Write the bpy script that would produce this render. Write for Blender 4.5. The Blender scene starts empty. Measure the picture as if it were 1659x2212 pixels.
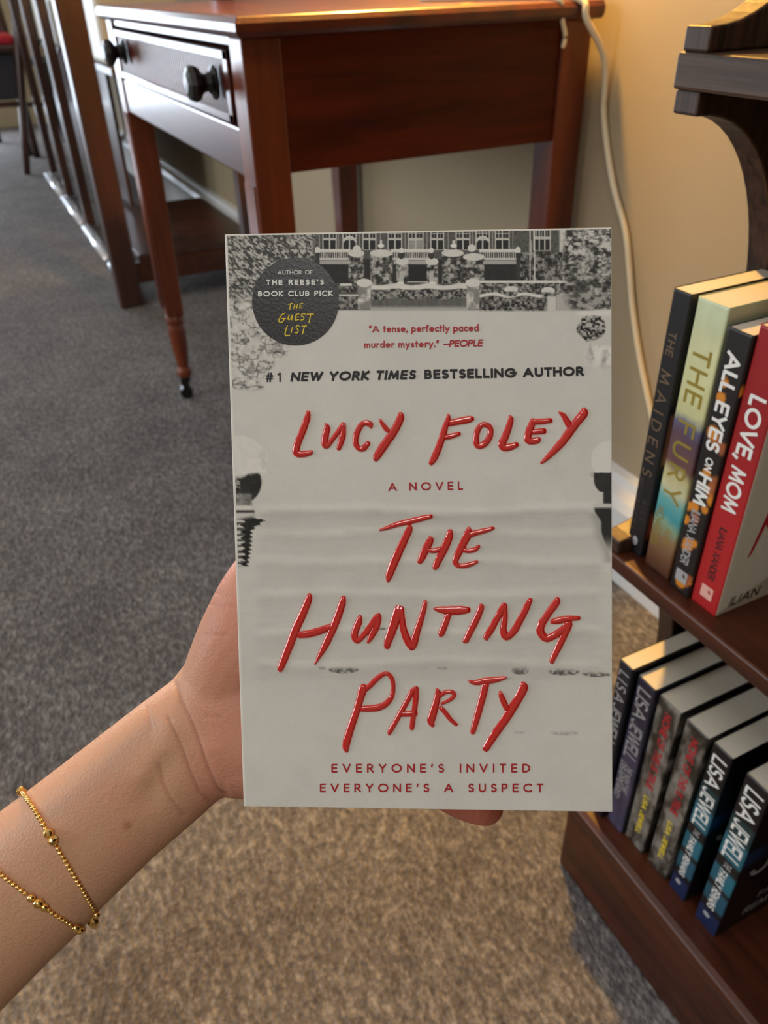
import bpy, bmesh, math, random
import numpy as np
from mathutils import Vector, Matrix
from mathutils.bvhtree import BVHTree

# ------------------------------------------------------------------ camera
# All coordinates below are metres measured from the camera position; the floor lies at z = -H0.
H0 = 0.80
F, CX, CY = 1700.0, 829.5, 1106.0
_nad = np.array([905-CX, 3606-CY, F]); _nad /= np.linalg.norm(_nad)
_lv = np.array([-183-CX, -20-CY, F]); _lv = _lv-_nad*_lv.dot(_nad); _lv /= np.linalg.norm(_lv)
RW = np.array([np.cross(_lv, -_nad), _lv, -_nad])       # rows: room axes expressed in camera axes
sc = bpy.context.scene
col = sc.collection
cd = bpy.data.cameras.new('camera'); cam = bpy.data.objects.new('camera', cd); col.objects.link(cam)
cd.sensor_fit = 'VERTICAL'; cd.sensor_height = 36.0; cd.sensor_width = 27.0
cd.lens = F/2212*36
cd.clip_start = 0.01; cd.clip_end = 60
M = Matrix.Identity(4)
for i in range(3):
    M[i][0] = RW[i][0]; M[i][1] = -RW[i][1]; M[i][2] = -RW[i][2]
M[2][3] = H0
cam.matrix_world = M
cd.dof.use_dof = True; cd.dof.focus_distance = 0.285; cd.dof.aperture_fstop = 17.0
sc.camera = cam

# ------------------------------------------------------------------ world, lights, exposure
sc.view_settings.view_transform = 'Standard'; sc.view_settings.look = 'None'
sc.view_settings.gamma = 1.0; sc.view_settings.use_curve_mapping = False
sc.view_settings.exposure = 0.08
w = bpy.data.worlds.new('world'); sc.world = w; w.use_nodes = True
w.node_tree.nodes['Background'].inputs[0].default_value = (0.62, 0.75, 1.0, 1)
w.node_tree.nodes['Background'].inputs[1].default_value = 0.6

def area(name, loc, rot, sx, sy, power, color):
    l = bpy.data.lights.new(name, 'AREA'); l.shape = 'RECTANGLE'; l.size = sx; l.size_y = sy
    l.energy = power; l.color = color
    o = bpy.data.objects.new(name, l); col.objects.link(o)
    o.location = (loc[0], loc[1], loc[2]+H0); o.rotation_euler = [math.radians(a) for a in rot]
    return o
# daylight through the big far window (faces back into the room) and through the window in the left wall
area('far_window_daylight', (-1.05, 6.45, 0.15), (-90, 0, 0), 2.3, 1.7, 118, (0.78, 0.88, 1.0))
area('side_window_daylight', (-2.75, 1.5, 0.45), (90, 0, -90), 1.6, 1.3, 44, (0.90, 0.96, 1.0))
# ceiling light panel behind the photographer
area('ceiling_light_glow', (-0.52, -0.66, 1.66), (0, 0, 0), 0.8, 0.8, 14, (0.98, 0.98, 0.97))
# the table lamp's bulb
lb = bpy.data.lights.new('lamp_bulb_glow', 'POINT'); lb.energy = 74; lb.color = (1.0, 0.55, 0.12); lb.shadow_soft_size = 0.035
lbo = bpy.data.objects.new('lamp_bulb_glow', lb); col.objects.link(lbo); LAMP = (0.662, 1.085, 0.50)
lbo.location = (LAMP[0], LAMP[1], LAMP[2]+H0)

# ------------------------------------------------------------------ helpers
def ray(px, py):
    d = np.array([px-CX, py-CY, F]); return RW@d
def P3(px, py, z):                      # the point seen at (px,py), z metres along the view axis
    return RW@(np.array([(px-CX)/F, (py-CY)/F, 1.0])*z)
def proj(P):
    c = np.asarray(P)@RW                # = RW^T p
    return CX+F*c[..., 0]/c[..., 2], CY+F*c[..., 1]/c[..., 2]
def srgb(r, g=None, b=None):
    a = np.array([r, g, b], float)/255 if g is not None else np.asarray(r, float)/255
    return np.where(a <= 0.04045, a/12.92, ((a+0.055)/1.055)**2.4)
def L4(r, g, b, k=1.0):
    c = np.minimum(srgb(r, g, b)*k, 1.0); return (float(c[0]), float(c[1]), float(c[2]), 1.0)
BASE = {}
def setp(o, label=None, cat=None, group=None, kind=None):
    if label: o['label'] = label
    if cat: o['category'] = cat
    if group: o['group'] = group
    if kind: o['kind'] = kind
    return o
def thing(name, base, label, cat, group=None):
    o = bpy.data.objects.new(name, None); col.objects.link(o); o.empty_display_size = 0.02
    o.location = (base[0], base[1], base[2]+H0); BASE[o] = np.array(base, float)
    return setp(o, label, cat, group)
def obj(name, V, Fc, mat, parent=None, smooth=False, colors=None, base=None):
    V = np.asarray(V, float)
    me = bpy.data.meshes.new(name); o = bpy.data.objects.new(name, me); col.objects.link(o)
    if parent is not None:
        b = BASE[parent]; o.parent = parent; BASE[o] = b
    else:
        b = np.array(base if base is not None else [(V[:, 0].min()+V[:, 0].max())/2, (V[:, 1].min()+V[:, 1].max())/2, V[:, 2].min()], float)
        o.location = (b[0], b[1], b[2]+H0); BASE[o] = b
    me.from_pydata((V-b).tolist(), [], [list(map(int, f)) for f in Fc])
    if smooth: me.polygons.foreach_set('use_smooth', [True]*len(me.polygons))
    if colors is not None:
        at = me.color_attributes.new('print', 'FLOAT_COLOR', 'POINT')
        c4 = np.ones((len(V), 4), np.float32); c4[:, :3] = colors; at.data.foreach_set('color', c4.ravel())
    if mat: me.materials.append(mat)
    me.update()
    return o
def bevel(o, w=0.002, seg=2):
    m = o.modifiers.new('bevel', 'BEVEL'); m.width = w; m.segments = seg; m.limit_method = 'ANGLE'; m.angle_limit = 0.6
    return o
class MB:                                # mesh collector
    def __init__(s): s.V = []; s.F = []
    def add(s, V, Fc):
        n = len(s.V); s.V += [list(v) for v in V]; s.F += [[i+n for i in f] for f in Fc]; return s
    def box(s, a, b):
        x0, y0, z0 = a; x1, y1, z1 = b
        return s.add([(x0,y0,z0),(x1,y0,z0),(x1,y1,z0),(x0,y1,z0),(x0,y0,z1),(x1,y0,z1),(x1,y1,z1),(x0,y1,z1)],
                     [(0,3,2,1),(4,5,6,7),(0,1,5,4),(1,2,6,5),(2,3,7,6),(3,0,4,7)])
    def loft(s, rings, closed=True, caps=True):
        n = len(rings[0]); V = [p for r in rings for p in r]; Fc = []
        for k in range(len(rings)-1):
            for i in range(n if closed else n-1):
                j = (i+1) % n
                Fc.append((k*n+i, k*n+j, (k+1)*n+j, (k+1)*n+i))
        if caps and closed:
            Fc.append(tuple(range(n))[::-1]); Fc.append(tuple((len(rings)-1)*n+i for i in range(n)))
        return s.add(V, Fc)
    def lathe(s, prof, o, axis=(0,0,1), n=20):
        ax = Vector(axis).normalized(); q = ax.to_track_quat('Z', 'Y').to_matrix(); rings = []
        for r, h in prof:
            rings.append([tuple(Vector(o)+q@Vector((r*math.cos(2*math.pi*i/n), r*math.sin(2*math.pi*i/n), h))) for i in range(n)])
        return s.loft(rings)
    def tube(s, pts, r, n=8):
        pts = [Vector(p) for p in pts]; rings = []
        for i, p in enumerate(pts):
            t = (pts[min(i+1, len(pts)-1)]-pts[max(i-1, 0)]).normalized(); q = t.to_track_quat('Z', 'Y').to_matrix()
            rr = r[i] if isinstance(r, (list, tuple)) else r
            rings.append([tuple(p+q@Vector((rr*math.cos(2*math.pi*k/n), rr*math.sin(2*math.pi*k/n), 0))) for k in range(n)])
        return s.loft(rings)
    def build(s, name, mat, parent=None, smooth=False, **k):
        return obj(name, s.V, s.F, mat, parent, smooth, **k)
def box(name, a, b, mat, parent=None, bv=0.0015):
    o = MB().box(a, b).build(name, mat, parent)
    return bevel(o, bv) if bv else o
def catmull(pts, sub=6):
    P = np.array(pts, float); out = []
    for i in range(len(P)-1):
        p0 = P[max(i-1, 0)]; p1 = P[i]; p2 = P[i+1]; p3 = P[min(i+2, len(P)-1)]
        for k in range(sub):
            t = k/sub
            out.append(0.5*((2*p1)+(-p0+p2)*t+(2*p0-5*p1+4*p2-p3)*t*t+(-p0+3*p1-3*p2+p3)*t**3))
    out.append(P[-1]); return np.array(out)

# ------------------------------------------------------------------ materials
def mat(name, color, rough=0.5, metal=0.0, coat=0.0, coatr=0.1, spec=0.5, build=None):
    m = bpy.data.materials.new(name); m.use_nodes = True; nt = m.node_tree; b = nt.nodes['Principled BSDF']
    b.inputs['Base Color'].default_value = color; b.inputs['Roughness'].default_value = rough
    b.inputs['Metallic'].default_value = metal; b.inputs['Coat Weight'].default_value = coat
    b.inputs['Coat Roughness'].default_value = coatr; b.inputs['Specular IOR Level'].default_value = spec
    if build: build(nt, b)
    return m
def N(nt, t, **k):
    n = nt.nodes.new(t)
    for a, v in k.items():
        if a in n.inputs: n.inputs[a].default_value = v
        else: setattr(n, a, v)
    return n
def ramp(nt, fac, stops):
    r = nt.nodes.new('ShaderNodeValToRGB'); nt.links.new(fac, r.inputs[0])
    while len(r.color_ramp.elements) < len(stops): r.color_ramp.elements.new(0.5)
    for e, (p, c) in zip(r.color_ramp.elements, stops): e.position = p; e.color = c
    return r.outputs[0]
def coords(nt, scale):
    tc = nt.nodes.new('ShaderNodeTexCoord'); mp = nt.nodes.new('ShaderNodeMapping')
    mp.inputs['Scale'].default_value = scale; nt.links.new(tc.outputs['Object'], mp.inputs[0]); return mp.outputs[0]
def bump(nt, b, h, strength, dist=0.001):
    n = nt.nodes.new('ShaderNodeBump'); n.inputs['Strength'].default_value = strength; n.inputs['Distance'].default_value = dist
    nt.links.new(h, n.inputs['Height']); nt.links.new(n.outputs[0], b.inputs['Normal']); return n
def wood(name, c0, c1, scale, rough, coat=0.0, coatr=0.15, bmp=0.15, knots=None):
    def f(nt, b):
        v = coords(nt, scale)
        n1 = N(nt, 'ShaderNodeTexNoise', Scale=1.0, Detail=8.0, Roughness=0.62, Distortion=0.4); nt.links.new(v, n1.inputs['Vector'])
        c = ramp(nt, n1.outputs[0], [(0.3, c0), (0.7, c1)])
        if knots:
            k = N(nt, 'ShaderNodeTexVoronoi', Scale=knots); nt.links.new(coords(nt, (1, 1, 1)), k.inputs['Vector'])
            kc = ramp(nt, k.outputs['Distance'], [(0.0, (0.25, 0.25, 0.25, 1)), (0.12, (1, 1, 1, 1))])
            mx = N(nt, 'ShaderNodeMix', data_type='RGBA', blend_type='MULTIPLY'); mx.inputs[0].default_value = 0.7
            nt.links.new(c, mx.inputs[6]); nt.links.new(kc, mx.inputs[7]); c = mx.outputs[2]
        nt.links.new(c, b.inputs['Base Color']); bump(nt, b, n1.outputs[0], bmp, 0.0006)
    return mat(name, c1, rough, 0, coat, coatr, build=f)
def grain_noise(nt, b, scale, strength, dist=0.001):
    n = N(nt, 'ShaderNodeTexNoise', Scale=scale, Detail=4.0); nt.links.new(coords(nt, (1, 1, 1)), n.inputs['Vector']); bump(nt, b, n.outputs[0], strength, dist)
def vcol(name, rough, coat=0.0, bscale=900, bstr=0.05, coatr=0.2):
    def f(nt, b):
        a = N(nt, 'ShaderNodeVertexColor', layer_name='print'); nt.links.new(a.outputs[0], b.inputs['Base Color'])
        grain_noise(nt, b, bscale, bstr, 0.0003)
    return mat(name, (1, 1, 1, 1), rough, 0, coat, coatr, build=f)
CH0, CH1 = L4(48, 9, 0), L4(98, 30, 4)
m_deskx = wood('cherry_wood_x', CH0, CH1, (3, 30, 30), 0.5, 0.1, 0.3); m_deskx.node_tree.nodes['Principled BSDF'].inputs['Specular IOR Level'].default_value = 0.2
m_desky = wood('cherry_wood_y', CH0, CH1, (30, 3, 30), 0.38, 0.5, 0.18)
m_deskz = wood('cherry_wood_z_lamplit', L4(72, 24, 6), L4(130, 56, 18), (30, 30, 3), 0.4, 0.35, 0.25, knots=9.0)  # legs: lighter orange tones put warm lamplight into the wood colour
m_walx = wood('walnut_x', L4(26, 15, 9), L4(62, 42, 31), (6, 220, 220), 0.5, 0.1, 0.3, 0.5)
m_waly = wood('walnut_y', L4(34, 19, 10), L4(88, 62, 44), (160, 6, 160), 0.5, 0.1, 0.3, 0.5)
m_walz = wood('walnut_z', L4(30, 17, 9), L4(78, 52, 36), (220, 220, 7), 0.5, 0.1, 0.3, 0.5)
m_walred = wood('walnut_shelf', L4(46, 17, 5), L4(84, 38, 17), (60, 6, 60), 0.42, 0.12, 0.25, 0.2)
m_brown = wood('brown_stained_wood', L4(44, 22, 14), L4(80, 44, 30), (26, 26, 3), 0.4, 0.35, 0.2, 0.1)
m_black = mat('black_knob', L4(14, 13, 15), 0.4, 0, 0.15, 0.2, build=lambda nt, b: grain_noise(nt, b, 60, 0.05))
m_steel = mat('pale_polished_rail', L4(226, 226, 232), 0.22, 0.55, build=lambda nt, b: grain_noise(nt, b, 40, 0.04))
m_brass = mat('brass', (0.70, 0.44, 0.14, 1), 0.25, 1.0, build=lambda nt, b: grain_noise(nt, b, 90, 0.04))
m_gold = mat('gold_beads', (0.95, 0.63, 0.22, 1), 0.17, 1.0, build=lambda nt, b: grain_noise(nt, b, 700, 0.12, 0.0004))
m_wall = mat('cream_wall_paint', L4(172, 155, 126), 0.85, build=lambda nt, b: grain_noise(nt, b, 90, 0.12, 0.001))
m_ceil = mat('ceiling_paint', L4(225, 222, 214), 0.9, build=lambda nt, b: grain_noise(nt, b, 60, 0.1))
m_trim = mat('white_trim_paint', L4(226, 226, 224), 0.4, 0, 0.2, build=lambda nt, b: grain_noise(nt, b, 30, 0.05))
m_cord = mat('cream_cord_plastic', L4(232, 218, 186), 0.45, build=lambda nt, b: grain_noise(nt, b, 200, 0.03))
m_red = mat('red_seat_fabric', L4(190, 40, 52), 0.85, build=lambda nt, b: grain_noise(nt, b, 300, 0.3))
m_dark = mat('dark_chair_fabric', L4(52, 50, 56), 0.8, build=lambda nt, b: grain_noise(nt, b, 300, 0.3))
m_blackmetal = mat('black_metal', L4(28, 28, 32), 0.35, 0.6, build=lambda nt, b: grain_noise(nt, b, 80, 0.05))
m_panel = mat('pale_shelf_goods', L4(226, 218, 200), 0.55, 0, 0.4, 0.2, build=lambda nt, b: grain_noise(nt, b, 50, 0.1))
m_white = mat('white_paper_board', L4(236, 234, 226), 0.5, build=lambda nt, b: grain_noise(nt, b, 800, 0.05))
def _carpet(nt, b):
    v = coords(nt, (1, 1, 1))
    vo = N(nt, 'ShaderNodeTexVoronoi', Scale=210.0); nt.links.new(coords(nt, (1.0, 0.72, 1)), vo.inputs['Vector'])
    n1 = N(nt, 'ShaderNodeTexNoise', Scale=95.0, Detail=6.0, Roughness=0.7); nt.links.new(coords(nt, (1.6, 0.8, 1)), n1.inputs['Vector'])
    n2 = N(nt, 'ShaderNodeTexNoise', Scale=7.0, Detail=4.0, Roughness=0.6); nt.links.new(v, n2.inputs['Vector'])
    c1 = ramp(nt, n1.outputs[0], [(0.28, L4(76, 72, 72)), (0.5, L4(116, 112, 112)), (0.74, L4(174, 169, 164))])
    c2 = ramp(nt, n2.outputs[0], [(0.3, (0.78, 0.76, 0.76, 1)), (0.7, (1.08, 1.08, 1.06, 1))])
    mx = N(nt, 'ShaderNodeMix', data_type='RGBA', blend_type='MULTIPLY'); mx.inputs[0].default_value = 1.0
    nt.links.new(c1, mx.inputs[6]); nt.links.new(c2, mx.inputs[7])
    nt.links.new(mx.outputs[2], b.inputs['Base Color'])
    ad = N(nt, 'ShaderNodeMath', operation='ADD'); nt.links.new(vo.outputs['Distance'], ad.inputs[0]); nt.links.new(n1.outputs[0], ad.inputs[1])
    bump(nt, b, ad.outputs[0], 0.9, 0.003)
m_carpet = mat('carpet_weave', (0.1, 0.1, 0.1, 1), 0.95, spec=0.2, build=_carpet)
def _pages(nt, b):
    wv = N(nt, 'ShaderNodeTexWave', Scale=1.0, Distortion=0.6, bands_direction='Y'); wv.inputs['Detail'].default_value = 1
    nt.links.new(coords(nt, (2, 900, 2)), wv.inputs['Vector'])
    c = ramp(nt, wv.outputs[0], [(0.0, L4(206, 198, 180)), (1.0, L4(236, 228, 210))]); nt.links.new(c, b.inputs['Base Color'])
    bump(nt, b, wv.outputs[0], 0.15, 0.0003)
m_pages = mat('page_edges', (0.8, 0.8, 0.7, 1), 0.8, build=_pages)
m_print = vcol('printed_cover', 0.42, 0.15, 1200, 0.06, 0.3)
m_printm = vcol('printed_matte_cover', 0.55, 0.0, 700, 0.10, 0.3); m_printm.node_tree.nodes['Principled BSDF'].inputs['Specular IOR Level'].default_value = 0.3
def inks(name, c, rough=0.4, coat=0.0, coatr=0.1): return mat(name, c, rough, 0, coat, coatr, build=lambda nt, b: grain_noise(nt, b, 500, 0.06, 0.0004))
m_ired = inks('glossy_red_ink', L4(204, 16, 16), 0.5, 0.8, 0.06); m_ired.node_tree.nodes['Principled BSDF'].inputs['Coat IOR'].default_value = 2.0; m_ired.node_tree.nodes['Principled BSDF'].inputs['Specular IOR Level'].default_value = 0.2
m_ipink = inks('pale_pink_glint_and_mark_ink', L4(232, 176, 164), 0.4)  # painted bevel highlight round the red letters, also one spine mark
m_itext = inks('red_text_ink', L4(176, 32, 42), 0.5)
m_iblack = inks('black_text_ink', L4(26, 26, 32), 0.5)
m_iwhite = inks('white_text_ink', L4(236, 236, 232), 0.4)
m_igrey = inks('silver_text_ink', L4(170, 170, 172), 0.3, 0.4)
m_idim = inks('dim_bronze_text_ink', L4(120, 98, 76), 0.4)
m_idim2 = inks('dark_bronze_text_ink', L4(72, 62, 54), 0.4)
m_iyellow = inks('yellow_text_ink', L4(238, 208, 50), 0.4)
m_igold = inks('gold_text_ink', L4(150, 132, 52), 0.35, 0.3)
m_badge = mat('black_badge_varnish', L4(24, 24, 28), 0.35, 0, 0.8, 0.16, build=lambda nt, b: grain_noise(nt, b, 900, 0.35, 0.0003))
def _skin(nt, b):
    a = N(nt, 'ShaderNodeVertexColor', layer_name='print'); nt.links.new(a.outputs[0], b.inputs['Base Color'])
    b.inputs['Subsurface Weight'].default_value = 0.35; b.inputs['Subsurface Radius'].default_value = (1.0, 0.35, 0.18); b.inputs['Subsurface Scale'].default_value = 0.006
    n = N(nt, 'ShaderNodeTexNoise', Scale=420.0, Detail=5.0); nt.links.new(coords(nt, (1, 1, 1)), n.inputs['Vector'])
    vv = N(nt, 'ShaderNodeTexVoronoi', Scale=900.0); nt.links.new(coords(nt, (1, 1, 1)), vv.inputs['Vector'])
    ad = N(nt, 'ShaderNodeMath', operation='ADD'); nt.links.new(n.outputs[0], ad.inputs[0]); nt.links.new(vv.outputs['Distance'], ad.inputs[1])
    bump(nt, b, ad.outputs[0], 0.28, 0.0006); b.inputs['Specular IOR Level'].default_value = 0.35
m_skin = mat('skin', (0.6, 0.35, 0.25, 1), 0.48, build=_skin)
m_nail = mat('nail', L4(226, 178, 164), 0.25, build=lambda nt, b: grain_noise(nt, b, 300, 0.03))
m_hair = mat('fine_hair', L4(168, 134, 104), 0.5, build=lambda nt, b: grain_noise(nt, b, 300, 0.03))
def _shade(nt, b):
    grain_noise(nt, b, 300, 0.2)
    tr = N(nt, 'ShaderNodeBsdfTranslucent'); tr.inputs['Color'].default_value = (0.95, 0.80, 0.55, 1)
    mx = N(nt, 'ShaderNodeMixShader'); mx.inputs[0].default_value = 0.55
    nt.links.new(b.outputs[0], mx.inputs[1]); nt.links.new(tr.outputs[0], mx.inputs[2])
    nt.links.new(mx.outputs[0], nt.nodes['Material Output'].inputs['Surface'])
m_shade = mat('linen_lamp_shade', L4(240, 226, 196), 0.8, build=_shade)
m_bulb = bpy.data.materials.new('bulb_glass'); m_bulb.use_nodes = True
_b = m_bulb.node_tree.nodes['Principled BSDF']; _b.inputs['Emission Color'].default_value = (1, 0.6, 0.25, 1); _b.inputs['Emission Strength'].default_value = 12

# ------------------------------------------------------------------ setting
XW, YF, YN, XL, ZC = 0.775, 6.6, -1.9, -2.9, 1.70
def struct(name, mb, m): return setp(mb.build(name, m), kind='structure')
struct('floor', MB().box((XL-.1, YN-.1, -H0-.05), (XW+.1, YF+.1, -H0)), m_carpet)
struct('ceiling', MB().box((XL-.1, YN-.1, ZC), (XW+.1, YF+.1, ZC+.05)), m_ceil)
struct('wall_right', MB().box((XW, YN-.1, -H0), (XW+.1, YF+.1, ZC)), m_wall)
struct('wall_near', MB().box((XL, YN-.1, -H0), (XW, YN, ZC)), m_wall)
mb = MB()      # far wall with the big window opening x -2.2..0.1, z -0.75..1.0
wx0, wx1, wz0, wz1 = -2.2, 0.1, -0.75, 1.0
mb.box((XL, YF, -H0), (wx0, YF+.1, ZC)).box((wx1, YF, -H0), (XW, YF+.1, ZC)).box((wx0, YF, -H0), (wx1, YF+.1, wz0)).box((wx0, YF, wz1), (wx1, YF+.1, ZC))
struct('wall_far', mb, m_wall)
mb = MB()
for a in (wx0, (wx0+wx1)/2-.02, wx1-.04): mb.box((a, YF-.01, wz0), (a+.04, YF+.05, wz1))
mb.box((wx0, YF-.01, wz0), (wx1, YF+.05, wz0+.04)).box((wx0, YF-.01, wz1-.04), (wx1, YF+.05, wz1))
struct('window_1', mb, m_trim)
mb = MB(); ly0, ly1, lz0, lz1 = 0.7, 2.3, -0.2, 1.1
mb.box((XL-.1, YN, -H0), (XL, ly0, ZC)).box((XL-.1, ly1, -H0), (XL, YF, ZC)).box((XL-.1, ly0, -H0), (XL, ly1, lz0)).box((XL-.1, ly0, lz1), (XL, ly1, ZC))
struct('wall_left', mb, m_wall)
mb = MB()
for a in (ly0, (ly0+ly1)/2-.02, ly1-.04): mb.box((XL-.05, a, lz0), (XL+.01, a+.04, lz1))
mb.box((XL-.05, ly0, lz0), (XL+.01, ly1, lz0+.04)).box((XL-.05, ly0, lz1-.04), (XL+.01, ly1, lz1))
struct('window_2', mb, m_trim)
# moulded baseboard on the right wall
prof = [(XW, -H0), (XW-.036, -H0), (XW-.036, -H0+.125), (XW-.030, -H0+.140), (XW-.016, -H0+.150), (XW-.012, -H0+.163), (XW, -H0+.168)]
struct('baseboard_right', MB().loft([[(x, y, z) for x, z in prof] for y in (YN, YF)]), m_trim)

# ------------------------------------------------------------------ writing desk
DX0, DX1, DY0, DY1 = 0.295, 0.763, 0.940, 1.732
desk = thing('writing_desk', (0.53, 1.33, -H0), 'reddish brown wooden writing desk with one fluted drawer, against the cream wall', 'desk')
top = MB()
tz0, tz1 = -.050, -.029
pr = [(0, 0), (.006, .001), (.010, .006), (.010, .015), (.007, .020), (0, .021)]
x0, x1, y0, y1 = DX0-.002, DX1-.003, DY0-.016, DY1+.008
rings = []
for e, h in [(0, tz0), (.006, tz0+.001), (.010, tz0+.006), (.010, tz0+.014), (.006, tz1-.001), (0, tz1)]:
    rings.append([(x0-e, y0-e, h), (x1, y0-e, h), (x1, y1+e, h), (x0-e, y1+e, h)])
bevel(top.loft(rings).build('desktop', m_desky, desk), .001, 1)
box('side_panel', (DX0+.04, DY0+.005, -.190), (DX1-.04, DY0+.022, tz0), m_deskx, desk)
box('side_panel', (DX0+.04, DY1-.022, -.190), (DX1-.04, DY1-.005, tz0), m_deskx, desk)
box('back_panel', (DX1-.022, DY0+.04, -.190), (DX1-.006, DY1-.04, tz0), m_desky, desk)
box('front_rail', (DX0+.003, DY0+.045, -.198), (DX0+.022, DY1-.042, -.143), m_desky, desk, .003)
box('top_rail', (DX0+.004, DY0+.045, -.060), (DX0+.022, DY1-.042, tz0), m_desky, desk)
# drawer: framed front with upright reeds, a black knob near either end
dy0, dy1, dz0, dz1 = DY0+.055, DY1-.052, -.139, -.064
dr = MB(); xf = DX0-.002
dr.box((xf+.004, dy0, dz0), (xf+.018, dy1, dz1))
dr.box((xf, dy0, dz1-.010), (xf+.006, dy1, dz1)).box((xf, dy0, dz0), (xf+.006, dy1, dz0+.010)).box((xf, dy0, dz0), (xf+.006, dy0+.016, dz1)).box((xf, dy1-.016, dz0), (xf+.006, dy1, dz1))
drawer = dr.build('drawer', m_desky, desk); bevel(drawer, .001, 1)
rd = MB(); n = 56; st = (dy1-dy0-.034)/n
for i in range(n):
    yc = dy0+.017+st*(i+.5); r = st*.50
    ring = [(xf+.0041-.0012*(1+math.cos(a))/2, yc+r*a/math.pi) for a in np.linspace(-math.pi, math.pi, 9)]
    rd.loft([[(x, y, z) for x, y in ring] for z in (dz0+.010, dz1-.010)], closed=False)
rdo = rd.build('reeded_panel', m_desky, drawer, True); rdo['kind'] = 'stuff'
for yk, zk in ((1.047, -.099), (1.585, -.094)):
    MB().lathe([(0, -.001), (.0185, 0), (.0195, .003), (.012, .007), (.0095, .012), (.011, .016), (.018, .021), (.0205, .027), (.018, .033), (.010, .036), (0, .0365)],
               (xf-.001, yk, zk), (-1, 0, 0), 10).build('knob', m_black, drawer)
def desk_leg(cx, cy, front):
    w = .0225; rings = []
    def sq(z, h): return [(cx-h, cy-h, z), (cx+h, cy-h, z), (cx+h, cy+h, z), (cx-h, cy+h, z)]
    mb = MB(); mb.loft([sq(-.60, w*.82), sq(-.33, w), sq(tz0, w)])
    mb.lathe([(.0195, -.601), (.0215, -.612), (.0175, -.620), (.0195, -.632), (.0185, -.66), (.0150, -.70), (.0125, -.722), (.0165, -.732), (.0165, -.742), (.0115, -.749)], (cx, cy, 0), (0, 0, 1), 16)
    o = bevel(mb.build('leg', m_deskz, desk), .002, 2)
    if front:       # upright reeds on the front face of the leg
        rr = MB()
        for k in (-1.5, -.5, .5, 1.5):
            yc = cy+k*.0088
            ring = [(cx-w-.0022*math.sin(a), yc+.0036*math.cos(a)) for a in np.linspace(0, math.pi, 7)]
            rr.loft([[(x, y, z) for x, y in ring] for z in (-.58, -.20)])
        r_ = rr.build('reeding', m_deskz, o, True); r_['kind'] = 'stuff'
    mb = MB(); mb.lathe([(.0135, -.011), (.0147, -.007), (.0147, .007), (.0135, .011)], (cx-.004, cy, -H0+.0148), (0, 1, 0), 16)
    mb.box((cx-.010, cy-.012, -H0+.020), (cx+.004, cy-.0105, -.755)).box((cx-.010, cy+.0105, -H0+.020), (cx+.004, cy+.012, -.755))
    mb.lathe([(.011, -.758), (.0125, -.75), (.0125, -.742), (.009, -.735)], (cx, cy, 0), (0, 0, 1), 14)
    c = mb.build('castor', m_black, o); c['label'] = 'small black castor wheel'
for cx, cy, fr in ((DX0+.0225, DY0+.0225, True), (DX0+.0225, DY1-.0225, True), (DX1-.0225, DY0+.0225, False), (DX1-.0225, DY1-.0225, False)):
    desk_leg(cx, cy, fr)

# table lamp on the desk (its top lies above the frame; its light falls on the wall and the shelves)
lamp = thing('table_lamp', (LAMP[0], LAMP[1], tz1), 'table lamp standing on the reddish brown desk beside the wall', 'lamp')
MB().lathe([(0, tz1), (.042, tz1), (.044, tz1+.008), (.024, tz1+.018), (.010, tz1+.03), (.009, tz1+.43), (.013, tz1+.44), (0, tz1+.445)], (LAMP[0], LAMP[1], 0), n=28).build('base', m_brass, lamp, True)
sh = MB().loft([[(LAMP[0]+r*math.cos(2*math.pi*i/36), LAMP[1]+r*math.sin(2*math.pi*i/36), z) for i in range(36)] for r, z in ((.105, LAMP[2]-.068), (.072, LAMP[2]+.12))], caps=False)
sh.build('lamp_shade', m_shade, lamp, True)

# lamp cord: over the desk edge, down the wall and behind the bookcase
cpts = [(.60, 1.10, tz1+.004), (.66, .985, tz1+.004), (.718, .918, tz1+.001), (.726, .906, -.050), (.760, .905, -.095), (.7695, .905, -.16), (.7695, .872, -.235), (.7695, .835, -.29), (.7695, .815, -.34), (.7695, .797, -.39), (.7695, .768, -.452), (.7695, .735, -.51), (.7695, .70, -.57), (.762, .66, -.62)]
cm = MB().tube(catmull(cpts, 6), .0042, 10).build('lamp_cord', m_cord, None, True)
setp(cm, 'thin cream lamp cord hanging from the desk edge down the wall', 'cord')
spts = [(.686, .95, tz1+.003), (.690, .921, tz1+.002), (.697, .919, -.036), (.699, .919, -.050), (.705, .919, -.066), (.703, .919, -.079)]
cm = MB().tube(catmull(spts, 5), [.0032]*1+[.0030]*24+[.0024], 8).build('loose_cord_end', m_cord, None, True)
setp(cm, 'short loose white cord end dangling over the desktop edge', 'cord')

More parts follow.
